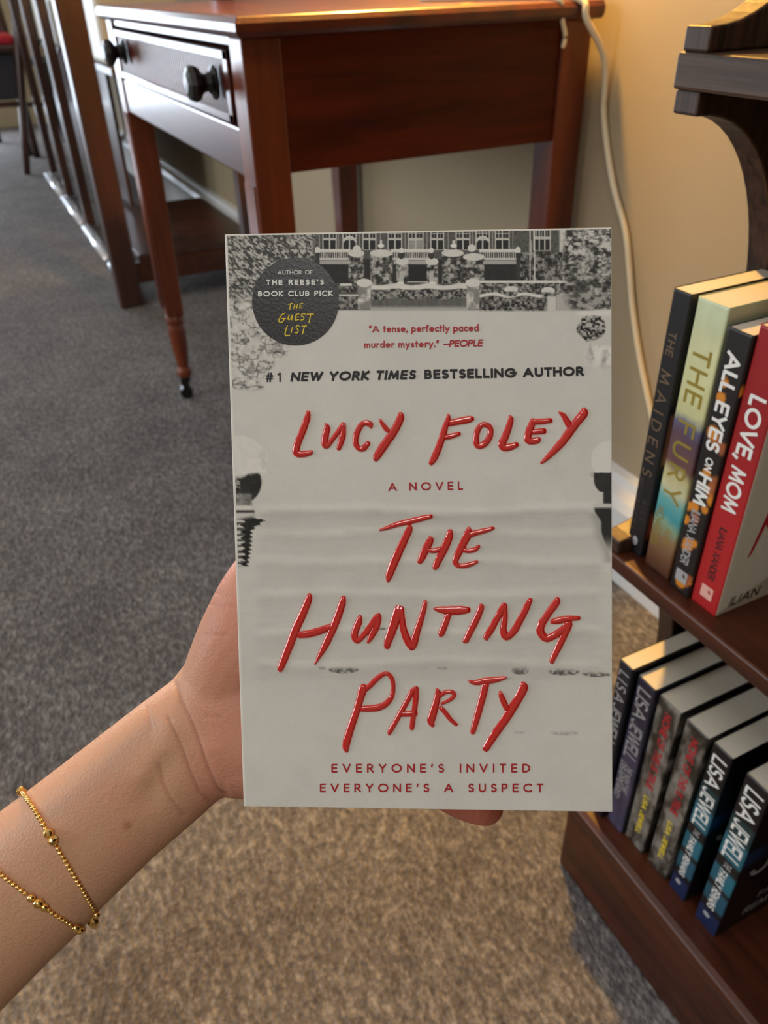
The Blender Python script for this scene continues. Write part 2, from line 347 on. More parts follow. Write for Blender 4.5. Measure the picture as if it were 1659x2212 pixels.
# ------------------------------------------------------------------ open shelving unit beyond the desk
sh = thing('shelving_unit', (.50, 3.5, -H0), 'long dark brown open shelving unit with upright posts beyond the desk', 'shelving')
box('post', (.296, 2.395, -H0), (.362, 2.455, .35), m_brown, sh, .006)
for yy, xx in ((2.86, .372), (3.42, .372), (4.02, .378), (4.62, .384)):
    box('post', (xx-.014, yy-.020, -H0+.015), (xx+.020, yy+.045, .35), m_brown, sh, .004)
for xx, yy in ((.70, 2.40), (.70, 4.60)): box('post', (xx, yy, -H0), (xx+.05, yy+.05, .35), m_brown, sh, .004)
box('lower_shelf', (.376, 2.41, -.675), (.74, 3.05, -.655), m_brown, sh, .003)
box('shelf_edge', (.352, 2.405, -.735), (.70, 2.425, -.675), m_walred, sh, .003)
for ya, yb in ((2.46, 2.83), (2.90, 3.39), (3.46, 3.99), (4.06, 4.59)):
    MB().loft([[(.352+.020*math.cos(a), y, -H0+.013+.013*math.sin(a)) for a in np.linspace(0, 2*math.pi, 12, endpoint=False)] for y in (ya, yb)]).build('foot_rail', m_steel, sh, True)
box('upper_shelf', (.400, 2.41, -.200), (.74, 4.62, -.180), m_brown, sh, .003)
box('back_panel', (.470, 2.96, -.640), (.482, 4.60, -.200), m_brown, sh, .002)
for i, (ya, yb, h) in enumerate(((2.50, 2.98, .17), (3.04, 3.62, .15), (3.70, 4.40, .16))):
    o = MB().box((.402, ya, -.180), (.62, yb, -.180+h)).build('storage_box', m_panel)
    bevel(o, .015, 3)
    setp(o, ['pale cream box on the brown shelving, nearest to the desk', 'pale cream box on the brown shelving, middle of the three', 'pale cream box on the brown shelving, farthest from the desk'][i], 'box', 'pale boxes on the shelving unit')

# ------------------------------------------------------------------ far chairs
def chair(name, x, y, rz, label, seatm, frame, cushion=None, hs=.44, tk=1.0, lean=0.0):
    t = thing(name, (x, y, -H0), label, 'chair')
    z0 = -H0
    def T(pts): return [(x+math.cos(rz)*a-math.sin(rz)*b, y+math.sin(rz)*a+math.cos(rz)*b, z0+c) for a, b, c in pts]
    e = hs-.44
    for sx in (-.2, .2):
        if lean:      # front legs lean outwards and rise past the seat as arm posts
            MB().tube(T([(sx+lean*(q-.5), -.215, q) for q in (0, .2, .4, .6, .8)]), [.016, .019, .022, .022, .020], 10).build('leg', frame, t, True)
        else: MB().tube(T([(sx*1.06, -.21, 0), (sx, -.19, .22), (sx*.98, -.19, hs)]), [.013*tk, .015*tk, .019*tk], 10).build('leg', frame, t, True)
        MB().tube(T([(sx*1.04, .27, 0), (sx, .20, .22), (sx*.97, .18, hs), (sx*.95, .20, hs+.26), (sx*.95, .26, hs+.52)]), [.013*tk, .015*tk, .018*tk, .016*tk, .013*tk], 10).build('leg', frame, t, True)
    def bx(a, b, nm, mm, bv):
        m_ = MB().box((a[0], a[1], a[2]+e), (b[0], b[1], b[2]+e)); m_.V = [list(p) for p in T(m_.V)]; return bevel(m_.build(nm, mm, t), bv, 3)
    bx((-.225, -.225, .43), (.225, .215, .465), 'seat', seatm, .012)
    if cushion:
        bx((-.205, -.205, .465), (.205, .185, .505), 'cushion', cushion, .015)
        bx((-.185, -.185, .23), (.185, .175, .43), 'skirt', m_dark, .01)
    bx((-.20, .195, .66), (.20, .225, .72), 'back_rail', frame, .006)
    bx((-.20, .235, .88), (.20, .262, .97), 'back_rail', frame, .006)
    bx((-.19, .178, .50), (.19, .20, .90), 'back_panel', seatm, .006)
    bx((-.19, -.195, .20), (.19, -.180, .225), 'stretcher', frame, .004)
chair('dining_chair', .160, 4.95, math.radians(0), 'brown wooden chair with a red seat cushion at the far left', m_brown, m_brown, m_red, .55, 1.5, .19)
chair('dining_chair', .30, 5.62, math.radians(150), 'dark upholstered chair with black curved legs behind the brown chair', m_dark, m_blackmetal)

# ------------------------------------------------------------------ bookcase
BX0, BY1, BT = 0.360, 0.367, 0.018
BYN = -0.55
bc = thing('bookcase', (.54, -.1, -H0), 'dark walnut bookcase with scalloped end panels, beside the desk', 'bookcase')
def scallop(za, zb, xf, xd, nb=.012, n=34):        # front edge profile of an end panel between two shelves
    pts = [(xf, za), (xf, za+nb)]
    zc = (za+zb)/2; hh = (zb-za)/2-nb
    for a in np.linspace(0, math.pi, n)[1:-1]:
        pts.append((xf+(xd-xf)*math.sin(a)**.9, zc-hh*math.cos(a)))
    return pts+[(xf, zb-nb), (xf, zb)]
def end_panel(za, zb, xd, xf, y0, y1, name='end_panel', nb=.012):
    p = scallop(za, zb, xf, xd, nb)+[(XW-.042, zb), (XW-.042, za)]
    o = MB().loft([[(x, y, z) for x, z in p] for y in (y0, y1)]).build(name, m_walz, bc)
    return bevel(o, .0015, 2)
for ya, yb in ((BY1-BT, BY1), (BYN, BYN+BT)):
    end_panel(-.037, .235, .452, BX0, ya, yb)
    end_panel(-.365, -.055, .452, BX0, ya, yb)
    end_panel(-.670, -.379, .445, BX0+.004, ya, yb, nb=.004)
for zt, th, nm, mm in ((.254, .019, 'top_board', m_waly), (-.037, .018, 'shelf', m_waly), (-.365, .014, 'shelf', m_walred)):
    box(nm, (BX0-.002, BYN-.002, zt-th), (XW-.042, BY1+.001, zt), mm, bc, .0018)
# bottom shelf with a moulded lip and the plinth below it
p = [(XW-.042, -.670), (BX0+.006, -.670), (BX0+.001, -.673), (BX0, -.680), (BX0+.004, -.688), (BX0+.010, -.690), (BX0+.010, -.700), (XW-.042, -.700)]
bevel(MB().loft([[(x, y, z) for x, z in p] for y in (BYN, BY1)]).build('bottom_shelf', m_walred, bc), .001, 1)
box('plinth', (BX0+.011, BYN, -H0), (BX0+.032, BY1, -.700), m_walred, bc, .004)
box('plinth', (BX0+.032, BY1-.020, -H0), (XW-.042, BY1, -.700), m_walred, bc, .002)
box('back_panel', (XW-.054, BYN+BT, -.670), (XW-.043, BY1-BT, .235), m_walz, bc, .0)

# ------------------------------------------------------------------ stroke lettering
def arc(cx, cy, rx, ry, a0, a1, n=10):
    return [(cx+rx*math.cos(math.radians(a0+(a1-a0)*i/n)), cy+ry*math.sin(math.radians(a0+(a1-a0)*i/n))) for i in range(n+1)]
G = {
 'A': (.84, [[(0,0),(.42,1),(.84,0)], [(.14,.32),(.70,.32)]]),
 'B': (.56, [[(0,0),(0,1),(.26,1)]+arc(.26,.76,.22,.24,90,-90)+[(0,.52)], [(0,.52),(.28,.52)]+arc(.28,.26,.26,.26,90,-90)+[(0,0)]]),
 'C': (.80, [arc(.5,.5,.5,.5,52,308,18)]),
 'D': (.72, [[(0,0),(0,1),(.22,1)]+arc(.22,.5,.5,.5,90,-90,14)+[(0,0)]]),
 'E': (.50, [[(.50,1),(0,1),(0,0),(.50,0)], [(0,.52),(.46,.52)]]),
 'F': (.48, [[(.48,1),(0,1),(0,0)], [(0,.52),(.44,.52)]]),
 'G': (.92, [arc(.5,.5,.5,.5,48,360,20), [(.54,.5),(1.0,.5)]]),
 'H': (.66, [[(0,0),(0,1)], [(.66,0),(.66,1)], [(0,.52),(.66,.52)]]),
 'I': (.0, [[(0,0),(0,1)]]),
 'J': (.50, [[(.44,1),(.44,.24)]+arc(.20,.24,.24,.24,-1,-165,10)]),
 'K': (.60, [[(0,0),(0,1)], [(.56,1),(.02,.50),(.60,0)]]),
 'L': (.44, [[(0,1),(0,0),(.44,0)]]),
 'M': (.90, [[(0,0),(.12,1),(.45,.12),(.78,1),(.90,0)]]),
 'N': (.72, [[(0,0),(0,1),(.72,0),(.72,1)]]),
 'O': (1.0, [arc(.5,.5,.5,.5,90,450,24)]),
 'P': (.54, [[(0,0),(0,1),(.26,1)]+arc(.26,.73,.27,.27,90,-90)+[(0,.46)]]),
 'R': (.58, [[(0,0),(0,1),(.26,1)]+arc(.26,.74,.26,.26,90,-90)+[(0,.48)], [(.24,.48),(.58,0)]]),
 'S': (.50, [arc(.26,.75,.22,.25,40,270,12)+arc(.26,.25,.25,.25,90,-140,12)]),
 'T': (.56, [[(0,1),(.56,1)], [(.28,1),(.28,0)]]),
 'U': (.64, [[(0,1),(0,.32)]+arc(.32,.32,.32,.32,180,360,12)+[(.64,1)]]),
 'V': (.76, [[(0,1),(.38,0),(.76,1)]]),
 'W': (1.1, [[(0,1),(.28,0),(.55,1),(.82,0),(1.1,1)]]),
 'X': (.70, [[(0,0),(.70,1)], [(0,1),(.70,0)]]),
 'Y': (.68, [[(0,1),(.34,.46),(.68,1)], [(.34,.46),(.34,0)]]),
 'a': (.50, [arc(.25,.31,.25,.31,0,360,16), [(.50,.62),(.50,0)]]),
 'c': (.40, [arc(.27,.31,.27,.31,50,310,12)]),
 'd': (.50, [arc(.25,.31,.25,.31,0,360,16), [(.50,1.05),(.50,0)]]),
 'e': (.52, [[(0,.33),(.52,.33)]+arc(.26,.31,.26,.31,4,310,16)]),
 'f': (.26, [arc(.24,.86,.14,.17,60,180,6)+[(.10,0)], [(0,.62),(.24,.62)]]),
 'l': (.0, [[(0,0),(0,1.05)]]),
 'm': (.70, [[(0,0),(0,.62)], arc(.175,.42,.175,.20,180,0,8)+[(.35,0)], arc(.525,.42,.175,.20,180,0,8)+[(.70,0)]]),
 'n': (.42, [[(0,0),(0,.62)], arc(.21,.40,.21,.22,180,0,8)+[(.42,0)]]),
 'p': (.50, [[(0,.62),(0,-.38)], arc(.25,.31,.25,.31,0,360,16)]),
 'r': (.24, [[(0,0),(0,.62)], arc(.22,.38,.22,.24,180,70,6)]),
 's': (.30, [arc(.16,.46,.13,.16,40,270,8)+arc(.16,.15,.14,.15,90,-140,8)]),
 't': (.26, [[(.12,.92),(.12,0)], [(0,.62),(.26,.62)]]),
 'u': (.42, [[(0,.62),(0,.22)]+arc(.21,.22,.21,.22,180,360,8)+[(.42,.62)]]),
 'y': (.50, [[(0,.62),(.26,.04)], [(.50,.62),(.10,-.38)]]),
 '1': (.18, [[(0,.84),(.18,1),(.18,0)]]),
 '#': (.62, [[(.10,0),(.24,1)], [(.38,0),(.52,1)], [(0,.32),(.60,.32)], [(.04,.68),(.64,.68)]]),
 ',': (.04, [[(.06,.06),(-.02,-.16)]]), '.': (.0, [[(0,0),(0,.02)]]),
 "'": (.04, [[(.04,1.0),(0,.74)]]), '-': (.62, [[(0,.38),(.62,.38)]]),
 '"': (.20, [[(.05,1.0),(0,.76)], [(.21,1.0),(.16,.76)]]),
}
def text_strokes(s, weight, track, shear=0.0, space=.42):
    """returns list of (polyline) in cap-height units and the total width"""
    x = 0; out = []
    for ch in s:
        if ch == ' ': x += space+track; continue
        wd, pl = G[ch]
        for p in pl:
            out.append([(x+weight/2+a+shear*(weight/2+b*(1-weight)), weight/2+b*(1-weight)) for a, b in p])
        x += wd+weight+track
    return out, x-track
def ribbons(pls, weight):
    """2-D quads + joint discs for polylines"""
    V = []; Fc = []; Z = []
    for p in pls:
        closed = len(p) > 3 and math.dist(p[0], p[-1]) < 1e-6
        for i in range(len(p)-1):
            a = np.array(p[i], float); b = np.array(p[i+1], float); d = b-a; L = np.linalg.norm(d)
            if L < 1e-9: continue
            d /= L; nrm = np.array([-d[1], d[0]])*weight/2
            if i == 0 and not closed: a = a-d*weight/2*.98
            if i == len(p)-2 and not closed: b = b+d*weight/2*.98
            k = len(V); V += [a-nrm, b-nrm, b+nrm, a+nrm]; Fc.append((k, k+1, k+2, k+3)); Z += [len(Fc)*1.2e-6]*4
            if i > 0 or closed:
                c = np.array(p[i], float); k = len(V); m = 8
                V += [c+weight/2*np.array([math.cos(2*math.pi*j/m), math.sin(2*math.pi*j/m)]) for j in range(m)]; Fc.append(tuple(range(k, k+m))); Z += [len(Fc)*1.2e-6]*m
    V = np.array(V); return np.concatenate([V, np.array(Z)[:, None]], 1), Fc

# ------------------------------------------------------------------ value noise for printed pictures
def vn(x, y, seed=0):
    xi = np.floor(x).astype(np.int64); yi = np.floor(y).astype(np.int64); fx = x-xi; fy = y-yi
    fx = fx*fx*(3-2*fx); fy = fy*fy*(3-2*fy)
    def h(a, b):
        k = (a*374761393+b*668265263+seed*982451653) & 0xffffffff
        k = ((k ^ (k >> 13))*1274126177) & 0xffffffff
        return ((k ^ (k >> 16)) & 0xffff)/65535.0
    return (h(xi, yi)*(1-fx)+h(xi+1, yi)*fx)*(1-fy)+(h(xi, yi+1)*(1-fx)+h(xi+1, yi+1)*fx)*fy
def fbm(x, y, s, seed=0, o=4):
    v = 0; a = .5; t = 0
    for k in range(o):
        v = v+a*vn(x/s*2**k, y/s*2**k, seed+k*17); t += a; a *= .55
    return v/t
def sstep(a, b, x): t = np.clip((x-a)/(b-a), 0, 1); return t*t*(3-2*t)

# ------------------------------------------------------------------ the novel held up to the camera
CQ = np.array([[486, 506], [1321, 491], [1323, 1754], [527, 1742]], float)
c0 = P3(486, 506, .2769)
_e = P3(1321, 491, .2709)-c0; _g = P3(527, 1742, .2905)-c0
NB = np.cross(_g, _e); NB /= np.linalg.norm(NB)
if NB.dot(c0) > 0: NB = -NB                 # unit normal of the cover, towards the reader
def onp(px, py, lift=0.0):                   # points on the cover plane lifted towards the reader
    px = np.asarray(px, float); py = np.asarray(py, float)
    d = np.stack([(px-CX)/F, (py-CY)/F, np.ones_like(px)], -1)@RW.T
    t = (c0.dot(NB))/(d@NB)
    return d*t[..., None]+NB*np.asarray(lift)[..., None]
CO = onp(CQ[:, 0], CQ[:, 1])
def st(s, t, lift=0.0):                      # bilinear on the cover, s across, t down
    s = np.asarray(s, float)[..., None]; t = np.asarray(t, float)[..., None]
    return CO[0]*(1-s)*(1-t)+CO[1]*s*(1-t)+CO[2]*s*t+CO[3]*(1-s)*t+NB*lift
novel = thing('novel', tuple(CO[3]-NB*.01), 'grey and white paperback with red brush lettering held up in the hand', 'book')
TH = .0185
def slab(s0, s1, t0, t1, a, b, name, m, parent, bv=.0002):
    V = [st(s, t, -d) for d in (b, a) for s, t in ((s0, t0), (s1, t0), (s1, t1), (s0, t1))]
    o = obj(name, V, [(0,3,2,1),(4,5,6,7),(0,1,5,4),(1,2,6,5),(2,3,7,6),(3,0,4,7)], m, parent)
    return bevel(o, bv, 2) if bv else o
fc = slab(0, 1, 0, 1, 0, .00035, 'front_cover', m_white, novel)
slab(.0, 1, 0, 1, TH-.00035, TH, 'back_cover', m_white, novel)
slab(.004, .994, .003, .997, .0004, TH-.0004, 'page_block', m_pages, novel, 0)
slab(-.0008, .0035, 0, 1, .0000, TH, 'spine', m_white, novel, .0008)

def paint_cover(X, Y):
    g = np.full_like(X, 171.0)
    g += (fbm(X, Y, 60, 3)-.5)*9
    def mask(x0, y0, x1, y1, s=1.0): return sstep(x0-s, x0+s, X)*sstep(x1+s, x1-s, X)*sstep(y0-s, y0+s, Y)*sstep(y1+s, y1-s, Y)
    def put(m, v):
        nonlocal g; g = g*(1-m)+v*m
    def ell(cx, cy, rx, ry, s=.12): return sstep(1+s, 1-s, ((X-cx)/rx)**2+((Y-cy)/ry)**2)
    fol = lambda sc, lo, hi, sd: lo+(hi-lo)*np.clip((fbm(X+6*fbm(X, Y, 9, sd+5), Y, sc, sd, 4)-.5)*3.2+.5, 0, 1)
    leafy = fol(7, 58, 150, 11); hedge = fol(5.5, 52, 132, 23); snowy = fol(11, 120, 184, 31)
    yt = Y-(496-(X-486)*.018)               # distance below the top edge of the cover
    # facade
    yo = 505-(X-486)*.012
    fac = sstep(655, 662, X)*sstep(1212, 1205, X)*sstep(672, 668, Y)
    put(fac, 84+(fbm(X, Y, 3, 41)-.5)*34+6*np.sin(Y*2.2))
    for cx_, hw, arch in ((712, 13.5, 0), (755, 13.5, 1), (798, 13, 0), (853, 14, 0), (898, 15, 2), (944.5, 13, 0), (1000, 14, 0), (1042.5, 13.5, 1), (1085, 14, 0)):
        put(mask(cx_-hw-2, 494, cx_+hw+2, 540), 158)
        for sx in (-1, 1):
            xa = cx_+(1.5 if sx > 0 else -hw+.5); xb = xa+hw-2
            put(mask(xa, 494, xb, 514, .6), 62); put(mask(xa, 519, xb, 539, .6), 52 if arch != 2 else 120)
            put(mask((xa+xb)/2-.5, 494, (xa+xb)/2+.5, 514, .5), 150); put(mask(xa, 503.5, xb, 505, .5), 150)
        if arch == 1:
            put(np.clip(sstep(15, 14, np.hypot(X-cx_, (Y-524)))*sstep(10, 11.5, np.hypot(X-cx_, Y-524))*sstep(524, 522, Y), 0, 1), 170)
        if arch == 2:
            for q in range(4): put(mask(cx_-12, 520+q*5, cx_+12, 521+q*5, .5), 150)
    for a in (1159, 1171, 1183):
        put(mask(a-7, 494, a+7, 541), 160); put(mask(a-4.5, 496, a+4.5, 511, .6), 66); put(mask(a-4.5, 517, a+4.5, 540, .6), 56); put(mask(a-.5, 496, a+.5, 511, .4), 150)
    for a in (690, 731, 776, 822, 875, 922, 968, 1020, 1064, 1108): put(mask(a-.8, 494, a+.8, 540, .5), 132)
    # dark undercroft below the balustrade
    put(mask(680, 560, 1122, 612), 56+(fbm(X, Y, 4, 7)-.5)*12)
    put(mask(1122, 545, 1215, 612), leafy*.82)
    # balustrade
    for a, b in ((686, 756), (846, 872), (868, 932), (960, 965), (1036, 1119)):
        put(mask(a, 545, b, 557), 78)
        put(mask(a, 545, b, 557)*sstep(.15, .6, np.sin(X*1.35)), 158)
        put(mask(a-1, 538, b+1, 545), 176); put(mask(a-1, 557, b+1, 562), 170); put(mask(a+4, 563, b, 571), 140)
    for a in (686, 1119): put(ell(a, 541, 6, 8), 178); put(mask(a-4, 546, a+4, 605), 64)
    # ivy covered piers with snow caps
    for a, b, c, d in ((753, 786, 548, 612), (800, 848, 548, 614), (955, 1001, 548, 612), (1001, 1046, 556, 606), (856, 882, 566, 614), (920, 946, 566, 614)):
        w_ = 3*np.sin(Y*.5+a)+4*(fbm(X, Y, 6, int(a))-.5)
        put(mask(a, c, b, d, 2.5)*np.clip(1.1+w_*.1, 0, 1), leafy)
        put(ell((a+b)/2, c-1, (b-a)/2+1, 8), 174+(fbm(X, Y, 6, 5)-.5)*14)
    for a, b in ((1019, 536), (771, 538)): put(ell(a, b, 9, 8), 176)
    for a in (823, 980): put(ell(a, 531, 7, 4), 186); put(mask(a-5, 527, a+5, 532), 190); put(mask(a-2.5, 519, a+2.5, 528), 176)
    for a in (867, 932):
        put(ell(a, 552, 6, 8), 64); put(ell(a, 541, 5, 6), 180)
        put(mask(a-5, 585, a+5, 612, 2), 150); put(ell(a-2 if a < 900 else a+2, 612, 8, 4), 182)
    put(mask(884, 574, 922, 606), 48); put(mask(880, 608, 925, 610), 170)
    # flagpoles at the right
    for a in (1145, 1155): put(mask(a-1, 498, a+1, 636, .6), 176)
    put(mask(1143, 520, 1149, 562, 1)*.8, 150)
    # second row: low walls and hedges with snow on top
    put(mask(735, 612, 760, 618), 178); put(mask(732, 618, 770, 632, 2), hedge); put(mask(732, 636, 775, 640), 172)
    put(mask(730, 640, 776, 672, 2)*sstep(672, 660, Y), hedge*.9+10)
    yy = 2.5*np.sin(X*.09)+2*(fbm(X, Y, 14, 9)-.5)
    m = sstep(798, 802, X)*sstep(1012, 1008, X)
    put(m*sstep(612, 616, Y+yy)*sstep(628, 624, Y), 178+(fbm(X, Y, 8, 2)-.5)*14)
    put(m*sstep(624, 627, Y+yy)*sstep(650, 644, Y+yy), hedge)
    put(m*sstep(643, 648, Y+yy)*sstep(669, 660, Y), 92+(fbm(X*3, Y*.5, 12, 4)-.5)*26)
    put(m*sstep(658, 668, Y)*sstep(672, 669, Y), 146)
    put(mask(901, 637, 912, 646)*.7, 120)
    for cx_, h0 in ((787, 606), (1022, 606)):
        put(mask(cx_-14, h0, cx_+14, 668, 2.5), snowy*.95); put(ell(cx_, h0+5, 17, 9), 178)
        put(mask(cx_-10, 655, cx_+9, 670, 3)*.5, 110)
    m = sstep(1034, 1038, X)*sstep(1186, 1182, X)
    put(sstep(1034, 1038, X)*sstep(1232, 1226, X)*sstep(604, 608, Y)*sstep(614, 610, Y), 180)
    put(sstep(1034, 1038, X)*sstep(1236, 1226, X)*sstep(610, 613, Y)*sstep(636, 632, Y), hedge)
    put(m*sstep(632, 636, Y+yy)*sstep(643, 639, Y+yy), 180)
    put(m*sstep(640, 644, Y+yy)*sstep(674, 668, Y), hedge*.95)
    for a, b in ((1104, 626), (1184, 628)): put(ell(a, b, 15, 8), 176); put(mask(a-13, b+4, a+12, b+14, 3), hedge)
    put(mask(1182, 640, 1202, 672, 3), 168)
    m = mask(1202, 636, 1282, 671, 2)
    put(m, 128+34*np.sin(Y*1.15+.02*X)*sstep(1225, 1250, X)+20*sstep(1260, 1210, X))
    # big trees
    ed = 14*(fbm(X, Y, 16, 61)-.5)
    m = sstep(1212, 1226, X+2*ed+(Y-500)*.10)*sstep(672, 664, Y+ed*.4)
    put(m*sstep(1190, 1215, X+2*ed-(Y-560)*.3), 62+96*np.clip((fbm(X*1.0, Y*1.35, 9, 77)-.48)*3+.42+.8*(fbm(X, Y, 30, 5)-.5), 0, 1)*(.75+.4*sstep(650, 500, Y)))
    for cx_, cy_, r in ((1268, 545, 15), (1262, 575, 15), (1300, 590, 14), (1285, 628, 11), (1310, 560, 12), (1250, 510, 13), (1300, 520, 14), (1275, 660, 9)):
        put(ell(cx_, cy_, r, r*.8, .5)*.55*np.clip((fbm(X, Y, 7, 3)-.3)*2.4, 0, 1), 176)
    put(ell(1256, 620, 18, 14, .5)*.6, 62)
    m = sstep(662, 640, X+2*ed+(Y-500)*.9*sstep(560, 700, Y)*0)*sstep(840, 832, Y)*sstep(700, 640, X)
    lim = 690-12*np.sin(Y*.05)-sstep(540, 640, Y)*86-sstep(640, 700, Y)*18+sstep(690, 730, Y)*38-sstep(760, 830, Y)*62
    m = sstep(lim+6, lim-8, X+1.8*ed)
    m = m*sstep(846, 838, Y+ed*.6)
    darkness = sstep(660, 620, Y)
    A_ = (X+.8*Y)+10*fbm(X, Y, 20, 6); B_ = (Y-.8*X)+10*fbm(X, Y, 18, 4)
    up_ = 72+84*np.clip((fbm(A_, B_*2.2, 9, 91, 3)-.5)*3.4+.36+1.1*(fbm(X, Y, 34, 44)-.5), 0, 1)
    n_ = fbm(X+8*fbm(X, Y, 12, 2), Y*1.2, 22, 37, 4)
    lo_ = 166+44*(fbm(X, Y, 7, 38)-.5)-52*np.exp(-((n_-.5)/.05)**2)-40*np.clip((fbm(X, Y, 16, 39)-.56)*9, 0, 1)
    put(m, np.clip(up_*darkness+lo_*(1-darkness), 50, 182))
    put(mask(688, 500, 700, 560, 2)*.0, 150)
    # shrub and snow heap at the right
    r = np.hypot((X-1278)/34, (Y-709)/30)+.35*(fbm(X, Y, 12, 13)-.5)
    put(sstep(1.02, .86, r), fol(5, 46, 168, 53)*(.86+.1*sstep(720, 690, Y)))
    put(sstep(1250, 1300, X+30*(fbm(X, Y, 18, 19)-.5))*sstep(738, 756, Y)*sstep(806, 770, Y), 132+56*np.clip((fbm(X, Y, 15, 29)-.4)*3+.4, 0, 1))
    put(sstep(1236, 1260, X)*mask(1230, 671, 1330, 682, 3), 182)
    # drifted steps
    band = sstep(540, 575, X)*sstep(1310, 1280, X)
    for y_, dp, ln in ((1102, 22, 34), (1150, 9, 44), (1212, 11, 40), (1284, 12, 36), (1365, 12, 36), (1432, 13, 30)):
        q = Y-(y_+4*np.sin(X*.012+y_)+10*(fbm(X, Y, 60, y_)-.5))
        g -= band*dp*np.where(q > 0, np.exp(-q/ln), 0)*sstep(-2, 14, q)
        g += band*7*np.exp(-((q+6)/8)**2)
    g -= sstep(1474, 1466, Y)*sstep(1380, 1440, Y)*3
    g += (fbm(X*.25, Y*2, 9, 71)-.5)*7*sstep(1090, 1110, Y)*sstep(1480, 1470, Y)
    for cx_, cy_, rx, ry, v in ((742, 1447, 33, 8, 88), (1124, 1448, 19, 10, 96), (1218, 1451, 34, 8, 84), (1290, 1456, 34, 6, 92), (955, 1443, 12, 4, 128), (696, 1443, 8, 4, 128), (826, 1357, 8, 3.5, 92), (786, 1355, 3, 2.5, 96), (1220, 1583, 32, 5, 142), (1122, 1582, 12, 4, 142)):
        d = ((X-cx_)/rx)**2+((Y-cy_)/ry)**2
        mk = sstep(1.15, .75, d)*sstep(-.9, .5, (Y-cy_)/ry+.5*(fbm(X, Y, 6, 14)-.2))*np.clip((fbm(X, Y, 6, 15)-.22)*3.2, 0, 1)
        put(mk, v)
    # snow-capped urns at both edges, dark hedge below
    m = sstep(578, 570, X+4*np.sin(Y*.2))*mask(480, 940, 582, 1030, 3)
    r = np.hypot((X-515)/64, (Y-1000)/60); put(sstep(1.02, .94, r)*sstep(1030, 1022, Y+8*(fbm(X, Y, 10, 5)-.5)), 180+(fbm(X, Y, 12, 6)-.5)*12)
    for a, b in ((566, 985), (570, 1003)): put(ell(a, b, 8, 10)*.5, 160)
    d = np.hypot((X-522)/43, (Y-1042)/46)
    put(sstep(1.03, .96, d)*sstep(1022, 1030, Y+8*(fbm(X, Y, 8, 5)-.5)+(X-540)*.25), 56+(fbm(X, Y, 16, 7)-.5)*22)
    put(mask(505, 1030, 518, 1064, 3)*sstep(.4, .6, fbm(X, Y, 4, 8)), 150)
    put(sstep(548, 540, X)*mask(480, 1066, 556, 1094, 3), 108+(fbm(X, Y, 8, 9)-.5)*70)
    put(sstep(545, 540, X)*mask(480, 1092, 548, 1104, 2), 176)
    put(mask(506, 1102, 550, 1116, 2), 70)
    lim = 543+30*sstep(1150, 1118, Y)*sstep(1116, 1124, Y)-8*sstep(1160, 1230, Y)+3*np.sin(Y*.7)
    m = sstep(lim+2, lim-2, X)*mask(480, 1116, 600, 1223, 2)
    put(m, 50+(fbm(X*1.2, Y*.5, 8, 10)-.5)*30)
    put(m*sstep(527, 523, X+5*np.sin(Y*.45)), 90+75*(np.sin(Y*.52+2*fbm(X, Y, 8, 3)) > .1))
    put(sstep(556, 548, X)*mask(480, 1108, 560, 1130, 3)*sstep(1132, 1118, Y+.2*X-100), 168)
    # right urn
    r = np.hypot((X-1318)/42, (Y-995)/44); put(sstep(1.02, .94, r)*sstep(1026, 1020, Y+5*(fbm(X, Y, 8, 5)-.5)), 182)
    put(mask(1276, 1020, 1330, 1030, 3)*sstep(.45, .65, fbm(X, Y, 6, 21))*.5, 110)
    lim = np.where(Y < 1062, 1283+((np.clip(Y-1038, 0, 99))/24.)**2*12, 1303-0*Y)
    put(sstep(lim-2, lim+2, X)*mask(1270, 1021, 1340, 1094, 1.5), 60+(fbm(X, Y, 10, 7)-.5)*14)
    put(sstep(1272, 1284, X-(1100-Y)*.5)*mask(1272, 1088, 1340, 1102, 2), 166)
    lim = 1284+14*sstep(1100, 1130, Y)+22*sstep(1140, 1215, Y)
    put(sstep(lim-3, lim+3, X)*mask(1270, 1097, 1340, 1206, 2)*sstep(1206, 1150, Y), 58)
    put(sstep(lim-26, lim, X)*sstep(lim+4, lim-4, X)*mask(1250, 1110, 1340, 1215, 6)*.5, 110)
    g += (vn(X*1.3, Y*1.3, 99)-.5)*5
    g = np.where(g < 135, g-(135-g)*.28, g)
    c = srgb(np.clip(g, 24, 215))*1.80
    return np.stack([c*1.0, c*.985, c*.925], -1)
def grid_patch(t0, t1, ns, nt_, lift, s0=.006, s1=.9985):
    S, T = np.meshgrid(np.linspace(s0, s1, ns), np.linspace(t0, t1, nt_))
    V = st(S, T, lift).reshape(-1, 3); px, py = proj(V)
    idx = np.arange(ns*nt_).reshape(nt_, ns)
    Fq = np.stack([idx[:-1, :-1], idx[1:, :-1], idx[1:, 1:], idx[:-1, 1:]], -1).reshape(-1, 4)
    return V, Fq, px, py
V1, F1, px1, py1 = grid_patch(.003, .285, 640, 275, .00008)
V2, F2, px2, py2 = grid_patch(.285, .9985, 340, 380, .00008)
Vp = np.concatenate([V1, V2]); Fp = np.concatenate([F1, F2+len(V1)])
cpr = paint_cover(np.concatenate([px1, px2]), np.concatenate([py1, py2]))
obj('cover_photograph', Vp, Fp, m_printm, fc, False, cpr)

